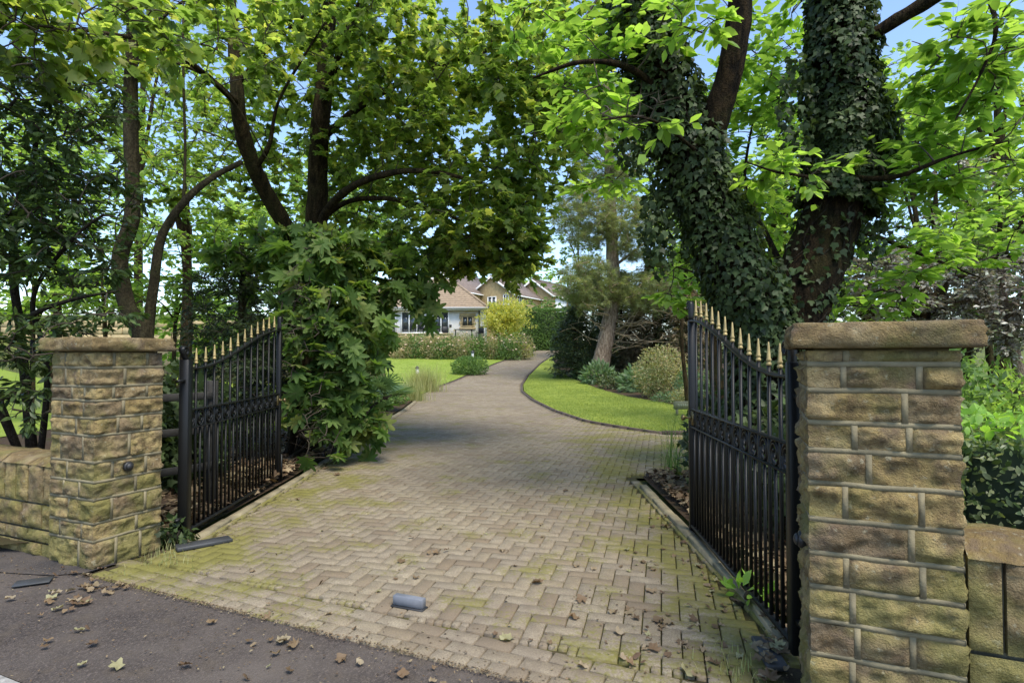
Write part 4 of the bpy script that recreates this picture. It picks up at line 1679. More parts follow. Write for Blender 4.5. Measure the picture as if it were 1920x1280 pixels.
# --- ivy-clad twin-stemmed tree behind the right pillar
iv_base = (2.52, 5.7, 0)
stemL = [iv_base, (2.44, 5.68, .8), P(1432, 640, 5.65), P(1398, 560, 5.6), P(1352, 440, 5.55), P(1312, 330, 5.5), P(1262, 200, 5.45), P(1216, 60, 5.4), P(1180, -120, 5.35)]
stemR = [iv_base, (2.62, 5.72, .8), P(1478, 640, 5.7), P(1502, 560, 5.7), P(1548, 450, 5.7), P(1580, 350, 5.7), P(1592, 250, 5.7), P(1580, 100, 5.65), P(1588, -120, 5.6)]
chest_limbs = [
    (stemL, .27, .18), (stemR, .33, .22),
    (Pl((1318, 300, 5.45), (1345, 220, 5.3), (1378, 110, 5.15), (1392, 10, 5.05), (1400, -120, 5.0)), .125, .10),
    (Pl((1600, 90, 5.6), (1660, 48, 5.4), (1740, 0, 5.2), (1850, -70, 4.9)), .085, .05),
    (Pl((1262, 180, 5.4), (1180, 120, 5.1), (1090, 110, 5.0), (1000, 140, 5.2)), .04, .010),
    (Pl((1330, 300, 5.4), (1260, 240, 4.8), (1200, 215, 4.4), (1130, 220, 4.2)), .018, .006),
    (Pl((1580, 350, 5.6), (1520, 330, 5.0), (1460, 320, 4.7), (1400, 300, 4.6)), .02, .006),
    (Pl((1585, 330, 5.5), (1680, 330, 5.1), (1790, 290, 4.9), (1900, 260, 4.8)), .03, .008),
    (Pl((1850, -60, 4.9), (1880, 40, 4.7), (1850, 130, 4.6), (1800, 220, 4.6)), .022, .006),
    (Pl((1500, 560, 5.8), (1440, 440, 6.4), (1400, 340, 6.8), (1420, 200, 7.2)), .04, .012),
    (Pl((1560, 420, 5.8), (1640, 440, 6.2), (1740, 480, 6.6), (1840, 520, 6.8)), .035, .010),
    (Pl((1400, 560, 5.7), (1330, 520, 6.6), (1270, 500, 7.2)), .025, .008),
]
chest_ells = [
    E_(1120, 100, 5.6, .60, .45, .45, 36), E_(1190, 215, 4.5, .36, .30, .16, 15, .5), E_(1090, 200, 5.2, .40, .40, .25, 16), E_(1290, 30, 4.7, .35, .35, .20, 14),
    E_(1430, 300, 7.4, .9, .6, 1.0, 75), E_(1440, 170, 6.6, .6, .5, .6, 34), E_(1490, 320, 5.0, .40, .30, .14, 11, .5), E_(1450, 60, 6.8, .7, .8, .5, 34),
    E_(1690, 320, 5.4, .6, .5, .30, 28), E_(1830, 270, 5.2, .55, .6, .40, 34), E_(1820, 90, 4.9, .5, .5, .45, 32), E_(1730, 160, 6.0, .5, .5, .4, 18),
    E_(1680, 470, 6.4, .7, .6, .30, 26), E_(1850, 440, 6.6, .6, .6, .35, 24), E_(1450, 470, 7.4, .7, .5, .7, 46), E_(1300, 540, 7.4, .45, .4, .4, 22), E_(1120, 320, 6.6, .45, .5, .3, 16),
    E_(1640, 560, 6.8, .4, .5, .25, 14), E_(1480, -160, 6.5, 2.6, 1.6, .6, 40), E_(1890, 40, 4.5, .3, .4, .4, 14), E_(1010, 60, 6.4, .5, .5, .3, 14),
]
chest = tree("ivy_clad_tree", "twin-stemmed ivy-clad tree with bright green leaves behind the right pillar", "tree", chest_limbs, chest_ells, T_CHEST, 'L_chest', .13, 3, 6, .27, 33,
             'bark_ivy', parts=300, T_hi=T_CHEST_HI, droop=.18, flat=.28, upj=.35, zmin=2.2, rough=.16, tip=.0035, arch=.04)
# ivy over the stems
rg = np.random.default_rng(5)
base = np.array(iv_base)


def ivy_on(pts, r0, r1, n, z0, z1, sprawl, face=None):
    c, r = smooth_limb(pts, r0, r1, 60)
    u = rg.random(n)
    z = c[:, 2]
    ok = np.where((z > z0) & (z < z1))[0]
    f = ok[0] + u * (ok[-1] - ok[0])
    i0 = np.minimum(f.astype(int), len(c) - 2)
    fr = (f - i0)[:, None]
    p = c[i0] * (1 - fr) + c[i0 + 1] * fr
    rr = r[i0]
    t = unit(c[i0 + 1] - c[i0])
    a = rg.random(n) * 2 * PI
    e1 = unit(np.cross(t, np.array([0, 1., .2])))
    e2 = np.cross(t, e1)
    out = e1 * np.cos(a)[:, None] + e2 * np.sin(a)[:, None]
    lump = np.array([mnoise.noise(Vector((q[0] * 2.6 + o_[0], q[1] * 2.6 + o_[1], q[2] * 2.6))) for q, o_ in zip(p, out)])
    dist = rr + .02 + sprawl * (.35 + .65 * np.clip(lump * 1.4 + .35, 0, 1.3)) * rg.random(n) ** .7
    pos = p + out * dist[:, None]
    d = unit(out * .35 + rg.normal(0, .5, (n, 3)) + np.array([0, 0, -.75]))
    up = unit(out + rg.normal(0, .35, (n, 3)) + np.array([0, 0, .35]))
    return pos, d, up


parts_ = [ivy_on(stemL, .27, .18, 11000, .6, 6.5, .19), ivy_on(stemR, .33, .22, 8200, 2.9, 6.5, .17), ivy_on(stemR, .33, .22, 650, .5, 2.9, .05),
          ivy_on(chest_limbs[2][0], .125, .1, 120, 3.2, 3.6, .05)]
pos = np.concatenate([p[0] for p in parts_])
d = np.concatenate([p[1] for p in parts_])
up = np.concatenate([p[2] for p in parts_])
ex = np.concatenate([ell_pts(P(1235, 430, 5.5), (.18, .2, .5), 420, rg), ell_pts(P(1665, 240, 5.6), (.16, .15, .42), 240, rg), ell_pts(P(1190, 250, 5.4), (.2, .2, .4), 260, rg), ell_pts(P(1500, 200, 5.6), (.18, .2, .6), 260, rg), ell_pts(P(1640, 420, 5.7), (.14, .2, .35), 160, rg)])
pos = np.concatenate([pos, ex])
d = np.concatenate([d, unit(rg.normal(0, .5, (len(ex), 3)) + np.array([0, 0, -.8]))])
up = np.concatenate([up, unit(rg.normal(0, .5, (len(ex), 3)) + np.array([0, -.7, .4]))])
Vl, Fl, r = scatter(T_IVY, pos - base, d, up, .057 * (.6 + .8 * rg.random(len(pos))), rg)
o = mesh_obj("ivy", Vl, Fl, M['L_ivy'], chest, False, r)
o["kind"] = "stuff"
mb = MB()
for k in range(26):
    z = rg.uniform(.4, 2.2)
    st = stemL if k % 2 else stemR
    c, rr = smooth_limb(st, .31, .23, 60)
    i0, i1 = int(rg.uniform(4, 25)), int(rg.uniform(30, 58))
    a0 = rg.uniform(PI * .8, PI * 2.2)
    idx = np.arange(i0, i1)
    a = a0 + np.cumsum(rg.normal(0, .12, len(idx)))
    q = c[idx] + np.stack([np.cos(a), np.sin(a), 0 * a], 1) * (rr[idx] + .015)[:, None]
    mb.tube(q - base, .009, 5, False)
mb.build("ivy_stems", M['bark_limb'], chest, True)

# --- pale-barked twin trunk left
tl_b = P(262, 860, 7.2)
tl_b[2] = 0
tree("slender_tree", "slender pale-barked tree with two curving stems behind the left pillar", "tree", [
    ([tl_b, P(266, 640, 7.2), P(236, 570, 7.2), P(222, 485, 7.2), P(244, 405, 7.2), P(241, 300, 7.2), P(237, 150, 7.2), P(240, 40, 7.2), P(238, -120, 7.2)], .105, .07),
    ([tl_b + [.05, .05, 0], P(277, 640, 7.3), P(286, 540, 7.3), P(301, 440, 7.3), P(346, 372, 7.3), P(395, 330, 7.4), P(450, 300, 7.5)], .075, .03),
    (Pl((340, 380, 7.3), (342, 280, 7.4), (337, 150, 7.4), (334, 0, 7.4)), .02, .014),
    (Pl((237, 170, 7.2), (190, 150, 7.6), (120, 160, 8.4)), .03, .008), (Pl((240, 110, 7.2), (320, 110, 7.4), (420, 170, 7.8), (500, 300, 8.2)), .03, .008),
    (Pl((240, 90, 7.2), (300, 20, 7.0), (380, -40, 6.8)), .03, .01)],
    [E_(300, 190, 9.5, 1.5, 1.2, 1.2, 60), E_(150, 180, 8.8, .9, .8, .7, 28), E_(380, 260, 9.0, .8, .8, .8, 34), E_(260, -120, 7.5, 2.2, 1.8, .8, 60), E_(300, 480, 8.6, .5, .6, .6, 16)],
    T_DIAMOND, 'L_bg', .10, 3, 7, .34, 41, 'bark_pale', zmin=3., droop=.3, rough=.06)

# --- rhododendron at far left
rh_b = (-5.15, 6.3, 0)
tree("rhododendron", "dark-leaved rhododendron spreading over the wall at far left", "shrub", [
    ([rh_b, P(40, 640, 6.2), P(20, 480, 6.1), P(50, 320, 6.0), P(70, 200, 5.9)], .05, .02),
    ([rh_b, P(90, 700, 6.0), P(60, 560, 5.7), P(130, 450, 5.5), P(190, 400, 5.4)], .035, .01),
    ([rh_b, P(-40, 640, 6.0), P(-60, 480, 5.6), P(10, 400, 5.2)], .04, .014),
    (Pl((20, 640, 6.0), (60, 590, 5.6), (140, 560, 5.4), (220, 545, 5.3)), .035, .008),
    (Pl((60, 640, 6.0), (60, 700, 5.2), (55, 740, 5.0)), .02, .006),
    ([rh_b, P(-80, 560, 5.6), P(-60, 300, 5.2), P(20, 180, 5.0)], .035, .012)],
    [E_(40, 250, 5.5, .85, .7, .75, 130), E_(150, 380, 5.7, .55, .6, .45, 62), E_(20, 430, 5.6, .5, .6, .5, 52), E_(120, 500, 5.6, .6, .6, .35, 36), E_(60, 640, 5.0, .38, .35, .28, 34), E_(180, 600, 5.2, .32, .3, .14, 12),
     E_(60, 750, 4.9, .2, .2, .25, 10), E_(-20, 690, 5.0, .3, .3, .4, 26), E_(-60, 330, 5.0, .6, .7, 1.0, 60), E_(120, 170, 5.8, .5, .5, .4, 36)],
    T_RHODO, 'L_rhodo', .085, 3, 9, .15, 43, 'bark_limb', parts=280, T_hi=T_RHODO_HI, droop=.4, flat=.7, upj=.6, zmin=1.2, rough=.05)

# --- big-leaved aralia between the gate and the drive
fa_b = (-3.25, 8.4, 0)
fats = tree("fatsia_shrub", "big glossy palmate-leaved shrub beside the drive, behind the left gate", "shrub", [
    ([fa_b, P(590, 700, 8.4), P(600, 580, 8.3), P(610, 470, 8.2)], .06, .02),
    ([fa_b, P(640, 740, 8.3), P(670, 640, 8.4), P(700, 560, 8.6), P(770, 530, 8.8)], .045, .012),
    ([fa_b, P(560, 760, 8.0), P(545, 640, 7.7), P(560, 520, 7.6)], .045, .012),
    ([fa_b, P(660, 800, 8.0), P(700, 760, 8.2), P(735, 740, 8.4)], .03, .010),
    ([fa_b, P(580, 830, 7.6), P(560, 810, 7.2), P(600, 800, 7.0)], .03, .010)],
    [E_(610, 560, 8.0, .62, .7, .85, 110, .6), E_(668, 660, 8.4, .46, .6, .85, 95, .6), E_(590, 680, 7.7, .36, .5, .85, 90, .6), E_(580, 455, 8.0, .66, .5, .34, 60), E_(700, 520, 8.6, .55, .5, .55, 70),
     E_(785, 550, 8.9, .30, .3, .22, 18), E_(675, 775, 8.4, .32, .4, .38, 34), E_(600, 810, 7.4, .3, .4, .38, 30), E_(480, 470, 8.8, .6, .5, .4, 34), E_(555, 600, 7.5, .30, .3, .75, 50), E_(630, 740, 8.1, .34, .4, .6, 44)],
    T_FATSIA, 'L_fatsia', .165, 1, 4, .36, 47, 'bark_limb', parts=300, droop=.42, flat=.6, upj=.8, zmin=.3, svar=.6, side=.7, arch=.2)

print("near trees done")

# ------------------------------------------------------------------ background and bedding plants


def gz(X, d):
    return float(prof(d) + bank(np.array(X)))


T_TUFT = []
_v, _f2 = [], []
for k in range(7):
    a = (k - 3) * .42
    b = .5 * math.sin(k * 2.1)
    q = len(_v)
    _v += [(0, -.03, 0), (math.cos(a), math.sin(a), b), (0, .03, .02)]
    _f2.append((q, q + 1, q + 2))
T_TUFT = (np.array(_v), np.array(_f2))


def bgtree(name, label, px, py, d, rx, rz, mat, size=.2, dens=2.2, seed=0, trunk_r=.16, bark='bark', group=None, lobes=5, T=T_DIAMOND, droop=.25, ry=None, base_px=None, per=7, sub=3):
    rng = np.random.default_rng(seed + 900)
    c = P(px, py, d)
    bx = c[0] if base_px is None else (base_px - 960) / FPX * d
    b = np.array([bx, d, gz(bx, d)])
    ry = ry or min(rx, rz) * .8
    ar = .27 * size * size
    nleaf = dens * PI * rx * rz / ar
    nt = max(12, int(nleaf / (sub * per)))
    ells = [(c, (rx * .75, ry * .8, rz * .75), nt // 2, .3)]
    for k in range(lobes):
        a = rng.uniform(0, 2 * PI)
        u = unit(rng.normal(size=3))
        cc = c + u * np.array([rx, ry, rz]) * .55
        q = rng.uniform(.35, .55)
        ells.append((cc, (rx * q, ry * q, rz * q), nt // (2 * lobes) + 1, .4))
    top = c + np.array([0, 0, rz * .5])
    mid = (b + c) / 2 + rng.normal(0, .12, 3) * np.array([1, 1, 0])
    limbs = [([b, mid, c, top], trunk_r, trunk_r * .25)]
    for k in range(4):
        u = unit(rng.normal(size=3)) * np.array([1, 1, .6])
        limbs.append(([mid + (c - mid) * rng.uniform(.2, .9), c + u * np.array([rx, ry, rz]) * .35, c + u * np.array([rx, ry, rz]) * .75], trunk_r * .4, trunk_r * .1))
    return tree(name, label, "tree", limbs, ells, T, mat, size, sub, per, size * 2.0, seed, bark, droop=droop, group=group, rough=.1, sides=9, tip=.006, upj=.6, zmin=b[2] + .4)


bgt = "trees filling the garden behind"
bgtree("garden_tree", "sunlit light green tree behind the rhododendron at far left", 100, 400, 15, 2.8, 2.6, 'L_bg', .17, 1.7, 1, group=bgt)
bgtree("garden_tree", "light green tree behind the slender pale-barked stems", 345, 395, 14, 1.7, 1.9, 'L_bg', .15, 1.3, 2, group=bgt)
bgtree("garden_tree", "mid green tree directly above the left gate's gold spikes", 450, 470, 16, 2.2, 1.8, 'L_bg', .17, 2.0, 3, group=bgt)
bgtree("garden_tree", "tall airy tree with sky showing through at upper left", 260, 170, 18, 4.2, 3.4, 'L_bg', .2, .75, 4, group=bgt)
bgtree("garden_tree", "full green tree behind the maple's forked trunk", 600, 400, 19, 3.4, 3.2, 'L_bg', .2, 1.9, 5, group=bgt)
bgtree("garden_tree", "green tree filling in behind the big-leaved shrub", 690, 545, 17, 1.15, 1.9, 'L_bg2', .18, 2.4, 7, group=bgt, base_px=680)
bgtree("garden_tree", "dark green tree low behind the left gate", 400, 620, 20, 3.6, 1.6, 'L_bg', .2, 2.2, 8, group=bgt)
bgtree("garden_tree", "distant pale tree on the bank at far left", 30, 300, 28, 6, 5.5, 'L_bg', .3, 1.0, 9, group=bgt)
bgtree("garden_tree", "bright tree glimpsed left of the ivy-clad stems", 1345, 400, 13, 1.25, 2.0, 'L_bg', .16, 1.6, 11, group=bgt)
bgtree("garden_tree", "bright yellow-green tree seen between the two ivy-clad stems", 1455, 400, 11, 1.2, 2.3, 'L_bg', .15, 2.0, 12, group=bgt)
bgtree("garden_tree", "green tree just above the near right pillar", 1630, 540, 12.5, 1.7, 1.2, 'L_bg', .15, 2.0, 13, group=bgt)
bgtree("garden_tree", "large grey-green tree beyond the purple-leaved tree", 1760, 390, 21, 4.6, 4.2, 'L_bg2', .22, 1.5, 14, group=bgt)
bgtree("garden_tree", "airy bright tree at the far upper right", 1880, 200, 15, 2.6, 2.6, 'L_bg', .17, .9, 15, group=bgt)
bgtree("garden_tree", "tall loose tree behind the right ivy-clad stem", 1560, 250, 24, 5, 4.5, 'L_bg', .26, 1.0, 16, group=bgt)
bgtree("garden_tree", "tall grey-green tree behind the pine's crown", 1235, 330, 38, 4.6, 6.0, 'L_bg2', .3, 1.2, 17, group=bgt)
bgtree("garden_tree", "small tree above the roofs at the end of the drive", 1010, 540, 105, 7, 4.5, 'L_bg', .8, 2.0, 18, group=bgt)
bgtree("garden_tree", "broad tree behind the stone houses' roofs", 850, 540, 110, 12, 6, 'L_bg2', .9, 2.0, 19, group=bgt)
bgtree("garden_tree", "leafy tree behind the pine at the hedge end", 1085, 490, 44, 2.2, 5, 'L_bg2', .26, 1.1, 20, group=bgt)
bgtree("garden_tree", "leafy tree closing the far right edge", 1960, 480, 12, 2.4, 3.0, 'L_bg2', .17, 1.8, 24, group=bgt)
bgtree("purple_tree", "purple-grey leaved tree above the near right pillar's far end", 1730, 535, 9.6, 1.6, .95, 'L_purple', .085, 2.6, 21, base_px=1700)
bgtree("purple_tree", "silvery purple-leaved tree with brown trunk at the right edge", 1885, 570, 8.8, .95, 1.05, 'L_purple', .08, 2.6, 22, base_px=1908, trunk_r=.11, bark='bark_pine')
bgtree("purple_tree", "thin purple-leaved tree showing sky at the right", 1830, 380, 13, 1.6, 1.5, 'L_purple', .12, .8, 23, base_px=1800)

for k, (px, py, d_, rx_, rz_, mt, lab) in enumerate((
        (60, 560, 12.5, 1.6, .8, 'L_bg', "sunlit shrubby tree low behind the wall at far left"), (190, 540, 14, 1.5, .9, 'L_bg', "sunlit shrubby tree behind the left pillar's cap"),
        (330, 560, 15, 1.4, 1.0, 'L_bg', "light shrubby tree just right of the left pillar's cap"), (470, 600, 13, 1.0, 1.2, 'L_bg2', "green shrubby tree behind the left gate's middle bars"),
        (1720, 620, 17, 2.2, 1.3, 'L_bg', "bright shrubby tree beyond the purple leaves"), (1880, 420, 10, 1.2, 1.4, 'L_bg', "bright shrubby tree hanging at the right edge"), (1700, 260, 12, 1.3, 1.2, 'L_bg', "bright airy tree right of the right ivy-clad stem"),
        (1290, 480, 17, 1.0, 1.2, 'L_bg', "bright shrubby tree left of the ivy-clad stems"), (1010, 600, 62, 5, 3.0, 'L_bg2', "dark tree beyond the clipped hedge"))):
    bgtree("shrubby_tree", lab, px, py, d_, rx_, rz_, mt, .15 if d_ < 30 else .35, 1.9, 400 + k, trunk_r=.07, group=bgt)

# --- yew behind the left gate
tree("yew_tree", "dark fine-leaved yew filling in behind the left gate", "tree",
     [([(-4.35, 9.4, 0), (-4.35, 9.4, 1.2), (-4.4, 9.4, 2.4), (-4.4, 9.4, 3.3)], .10, .03)],
     [((-4.4, 9.3, 1.9), (.85, .8, 1.4), 300, .5), ((-3.75, 8.6, 1.3), (.45, .6, .9), 150, .5), ((-4.4, 9.4, 3.1), (.4, .4, .5), 30, .4), ((-3.45, 7.8, 1.15), (.22, .45, .85), 110, .5)],
     T_SPRAY, 'L_yew', .085, 4, 9, .22, 61, 'bark', droop=.35, flat=.5, zmin=.4)

# --- pine with bare lower boughs
pb = np.array([(1122 - 960) / FPX * 29.5, 29.5, gz(4.4, 29.5)])
pine = tree("pine_tree", "tall pine with leaning pale trunk and bare lower boughs by the lawn", "tree",
            [([pb, P(1128, 672, 29.5), P(1142, 610, 29.6), P(1151, 545, 29.7), P(1149, 470, 29.8), P(1146, 370, 29.8), P(1142, 260, 29.8), P(1138, 120, 29.8)], .46, .20),
             (Pl((1150, 500, 29.7), (1190, 470, 29.2), (1240, 430, 28.6)), .09, .02), (Pl((1148, 430, 29.8), (1110, 400, 29.4), (1065, 390, 29)), .09, .02),
             (Pl((1148, 520, 29.7), (1100, 545, 29.0), (1050, 540, 28.6)), .07, .015), (Pl((1146, 360, 29.8), (1190, 320, 30), (1240, 290, 30)), .09, .02),
             (Pl((1144, 300, 29.8), (1100, 250, 29.6), (1070, 230, 29.5)), .08, .02)],
            [E_(1100, 400, 29.4, 1.7, 1.6, 1.9, 230), E_(1205, 430, 29.2, 1.9, 1.6, 1.7, 200), E_(1100, 530, 28.8, 1.5, 1.3, 1.3, 150), E_(1150, 250, 29.8, 2.8, 2.2, 2.8, 260), E_(1215, 545, 28.8, 1.8, 1.3, 1.0, 120)],
            T_TUFT, 'L_pine', .26, 4, 6, .5, 67, 'bark_pine', 'twig_pale', droop=.15, flat=.7, zmin=3.6, tip=.012)
rg = np.random.default_rng(99)
mb = MB()
for k in range(26):
    z0 = rg.uniform(520, 655)
    y0 = 29.6
    s0 = P(1147 - (z0 - 600) * .12, z0, y0)
    e = P(1150 + rg.uniform(40, 140) * (1 if k % 4 else -.6), z0 + rg.uniform(-75, 25), y0 - rg.uniform(.3, 2.2))
    m = (s0 + e) / 2 + np.array([0, 0, -.25])
    c = spline([s0, m, e], 9)
    mb.tube(c - pb, np.linspace(.030, .008, 9), 5, False)
    for q in range(4):
        i0 = rg.integers(3, 8)
        ee = c[i0] + rg.normal(0, .5, 3) * np.array([1, .8, .35]) + np.array([0, 0, -.15])
        mb.tube(spline([c[i0] - pb, (c[i0] + ee) / 2 - pb + [0, 0, .06], ee - pb], 5), np.linspace(.016, .007, 5), 3, False)
o = mb.build("bare_boughs", M['twig_pale'], pine, True)
o["kind"] = "stuff"

# --- conifers and evergreens behind the pine
def conifer(label, px, d, rx, ztop, mat, size, dens, seed, zb=.2, name="conifer"):
    X_ = (px - 960) / FPX * d
    g = gz(X_, d)
    b = np.array([X_, d, g])
    h = ztop
    n = int(dens * rx * h * 60)
    rng = np.random.default_rng(seed)
    t = rng.random(n)
    z = zb + t * (h - zb)
    R = rx * np.clip(1.15 * (1 - (z / h) ** 2.2), .05, 1.) * (.55 + .45 * rng.random(n) ** .4)
    a = rng.random(n) * 2 * PI
    e = np.stack([X_ + R * np.cos(a), d + R * np.sin(a) * .8, g + z], 1)
    ells = [(q, (.01, .01, .01), 1, 0) for q in []]
    root = thing(name, label, "tree", tuple(b))
    mbb = MB()
    c, r = smooth_limb([b * 0, (0, 0, h * .5), (0, 0, h * .95)], .16, .03, 14)
    bark_tube(mbb, c, r, 8, .1, seed)
    mbb.build("trunk", M['bark'], root, True)
    tn = unit(np.stack([np.cos(a), np.sin(a), np.full(n, -.15)], 1))
    pos, dd, up, v0 = sprays(e, tn, rng, 3, size * 2.2, 6, .5, .3)
    V2, F2 = subtwigs(v0, .008)
    mesh_obj("branches", V2 - b, F2, M['twig'], root)["kind"] = "stuff"
    Vl, Fl, rr = scatter(T_SPRAY, pos - b, dd, up, size * (.6 + .8 * rng.random(len(pos))), rng)
    o = mesh_obj("crown", Vl, Fl, M[mat], root, False, rr)
    o["kind"] = "stuff"
    return root


conifer("dense olive-green evergreen standing left of the pine's trunk", 1078, 31.5, 1.25, 4.0, 'L_conif', .20, 1.5, 71)
conifer("dark evergreen behind the pine trunk", 1165, 33.5, 1.7, 6.0, 'L_conif', .22, 1.6, 72)
conifer("brownish conifer between the pine and the round pale shrub", 1228, 31, 1.8, 6.6, 'L_brown', .22, 1.7, 73)
conifer("dark conifer right of the brownish one", 1285, 30, 1.7, 7.2, 'L_conif', .22, 1.5, 74)
conifer("tall brown-stemmed conifer close behind the right gate's closing post", 1290, 23, 1.0, 4.3, 'L_brown', .18, 1.0, 75)
conifer("olive evergreen filling the gap behind the pine, left of its trunk", 1112, 38, 1.9, 6.2, 'L_conif', .25, 1.4, 78)
conifer("dark conifer behind the twin stems", 1390, 26, 1.9, 5.8, 'L_conif', .2, 1.0, 76)
conifer("dark evergreen above the right pillar, far back", 1560, 24, 2.2, 5.2, 'L_conif', .2, 1.0, 77)


def bush(name, label, X_, d, rx, ry, rz, n, T, mat, size, seed, zc=None, cat="shrub", group=None, shell=.75, out=.8, stems=6, lump=.18, z0=None, upj=.5):
    rng = np.random.default_rng(seed)
    g = gz(X_, d) if z0 is None else z0
    b = np.array([X_, d, g])
    c = np.array([0, 0, rz * .55 if zc is None else zc])
    u = unit(rng.normal(size=(n, 3)))
    q = (1 - shell * rng.random(n) ** 2.2)
    lm = np.array([1 + lump * 1.6 * mnoise.noise(Vector((v[0] * 2.3 + seed, v[1] * 2.3, v[2] * 2.3))) + lump * mnoise.noise(Vector((v[0] * 6, v[1] * 6 + seed, v[2] * 6))) for v in u])
    pos = c + u * (q * lm)[:, None] * np.array([rx, ry, rz])
    ok = pos[:, 2] > .02
    pos, u = pos[ok], u[ok]
    n = len(pos)
    dd = unit(u * out + rng.normal(0, .6, (n, 3)) + np.array([0, 0, .15]))
    up = unit(u + rng.normal(0, upj, (n, 3)) + np.array([0, 0, .5]))
    root = thing(name, label, cat, tuple(b), 0, group)
    mb = MB()
    for k in range(stems):
        e = c + unit(rng.normal(size=3)) * np.array([rx, ry, rz]) * .7
        e[2] = max(e[2], rz * .3)
        mb.tube(spline([(rng.normal(0, .06), rng.normal(0, .06), -.03), e * np.array([.5, .5, .45]), e], 8), np.linspace(.02 + .01 * rx, .006, 8), 5, False)
    mb.build("stems", M['twig'], root, True)
    Vl, Fl, r = scatter(T, pos, dd, up, size * (.6 + .8 * rng.random(n)), rng)
    o = mesh_obj("foliage", Vl, Fl, M[mat], root, False, r)
    o["kind"] = "stuff"
    return root, pos


def at(px, d):
    return (px - 960) / FPX * d


bush("rounded_shrub", "rounded pale pink-tipped shrub at the back of the right lawn", at(1240, 20.6), 20.6, .98, .9, .98, 5200, T_DIAMOND, 'L_pale', .085, 81, zc=.85)
bush("bluegreen_shrub", "blue-green shrub beside the right gate's closing post", at(1300, 19), 19, .6, .6, .75, 2200, T_DIAMOND, 'L_fern', .08, 82)
bush("low_shrub", "low yellowish shrub in front of the blue-green one", at(1285, 17.5), 17.5, .45, .4, .35, 1100, T_DIAMOND, 'L_pale', .07, 83)
for k, (px, d, lab) in enumerate(((1105, 31, "silvery fern clump left of the pine's foot"), (1122, 28.3, "fern clump right in front of the pine's foot"), (1198, 23.5, "blue-green fern clump left of the round pale shrub"))):
    bush("fern_clump", lab, at(px, d), d, .75, .6, .6, 900, T_SPRAY, 'L_fern', .28, 84 + k, cat="fern", out=1.4, group="ferns in the conifer bed", shell=.6)
bush("low_shrub", "low green ground cover between pine and round shrub", at(1165, 25.5), 25.5, 1.1, .7, .45, 1500, T_DIAMOND, 'L_conif', .11, 88)
bush("low_shrub", "low blue-green ground cover along the back of the right lawn", at(1262, 18.6), 18.6, .7, .35, .22, 900, T_DIAMOND, 'L_fern', .07, 89)
bush("dwarf_conifer", "low rounded dwarf conifer on the lawn edge by the drive", at(880, 33.8), 33.8, 1.05, .9, .60, 5200, T_SPRAY, 'L_hedge', .13, 90, zc=.42, out=1.3, lump=.1)
yt, _ = bush("golden_tree", "bright golden-yellow small tree beside the white bungalow", at(946, 46.5), 46.5, 1.55, 1.4, 1.38, 9000, T_DIAMOND, 'L_yellow', .17, 91, zc=2.95, cat="tree", lump=.5, stems=9)
rng_ = np.random.default_rng(3)


def hedge(name, label, c, size, rotz, n, T, mat, lsz, seed, z0, cat="hedge", core=True):
    rng = np.random.default_rng(seed)
    root = thing(name, label, cat, (c[0], c[1], z0), rotz)
    sx, sy, sz = size
    if core:
        MB().box((0, 0, sz * .48), (sx * .82, sy * .7, sz * .9)).build("inner_branches", M['L_yew'], root)
    f = rng.choice(5, n, p=[.42, .08, .12, .12, .26])
    u, v = rng.random(n), rng.random(n)
    pos = np.zeros((n, 3))
    nr = np.zeros((n, 3))
    for k in range(5):
        m = f == k
        if k < 2:
            pos[m] = np.stack([(u[m] - .5) * sx, np.full(m.sum(), (-.5 if k == 0 else .5) * sy), v[m] * sz], 1)
            nr[m] = (0, -1 if k == 0 else 1, 0)
        elif k < 4:
            pos[m] = np.stack([np.full(m.sum(), (-.5 if k == 2 else .5) * sx), (u[m] - .5) * sy, v[m] * sz], 1)
            nr[m] = (-1 if k == 2 else 1, 0, 0)
        else:
            pos[m] = np.stack([(u[m] - .5) * sx, (v[m] - .5) * sy, np.full(m.sum(), sz)], 1)
            nr[m] = (0, 0, 1)
    bump_ = np.array([mnoise.noise(Vector((p[0] * 1.7 + seed, p[1] * 1.7, p[2] * 1.7))) for p in pos])
    pos += nr * (bump_ * .10 * min(1, sy) - rng.random(n) * .16 * min(1, sy))[:, None]
    d = unit(nr * .6 + rng.normal(0, .6, (n, 3)) + np.array([0, 0, .25]))
    up = unit(nr + rng.normal(0, .5, (n, 3)) + np.array([0, 0, .4]))
    Vl, Fl, r = scatter(T, pos, d, up, lsz * (.6 + .8 * rng.random(n)), rng)
    o = mesh_obj("foliage", Vl, Fl, M[mat], root, False, r)
    o["kind"] = "stuff"
    return root


hedge("clipped_hedge", "tall clipped green hedge closing the end of the drive", (3.1, 53.2), (4.6, 1.6, 3.9), -.05, 16000, T_SPRAY, 'L_hedge', .17, 92, 1.85)
ph = hedge("privet_hedge", "leafy boundary hedge behind the low wall at the right edge", (3.42, 3.30), (1.75, .75, 1.02), ROT, 5200, T_CHEST, 'L_privet', .045, 93, 0)
rng = np.random.default_rng(14)
n = 520
pos = np.stack([rng.uniform(-.85, .85, n), rng.uniform(-.34, .4, n), 1.02 + rng.random(n) * .14], 1)
d = unit(rng.normal(0, .7, (n, 3)) + np.array([0, 0, .35]))
up = unit(rng.normal(0, .4, (n, 3)) + np.array([0, 0, 1.]))
Vl, Fl, r = scatter(T_CHEST, pos, d, up, .075 * (.6 + .8 * rng.random(n)), rng)
o = mesh_obj("new_growth", Vl, Fl, M['L_newhedge'], ph, False, r)
o["kind"] = "stuff"
bush("undergrowth_shrub", "bright green shrub beyond the hedge at the right edge", at(1850, 8.5), 8.5, 1.2, .8, .75, 3000, T_DIAMOND, 'L_bg', .10, 94, zc=.6)
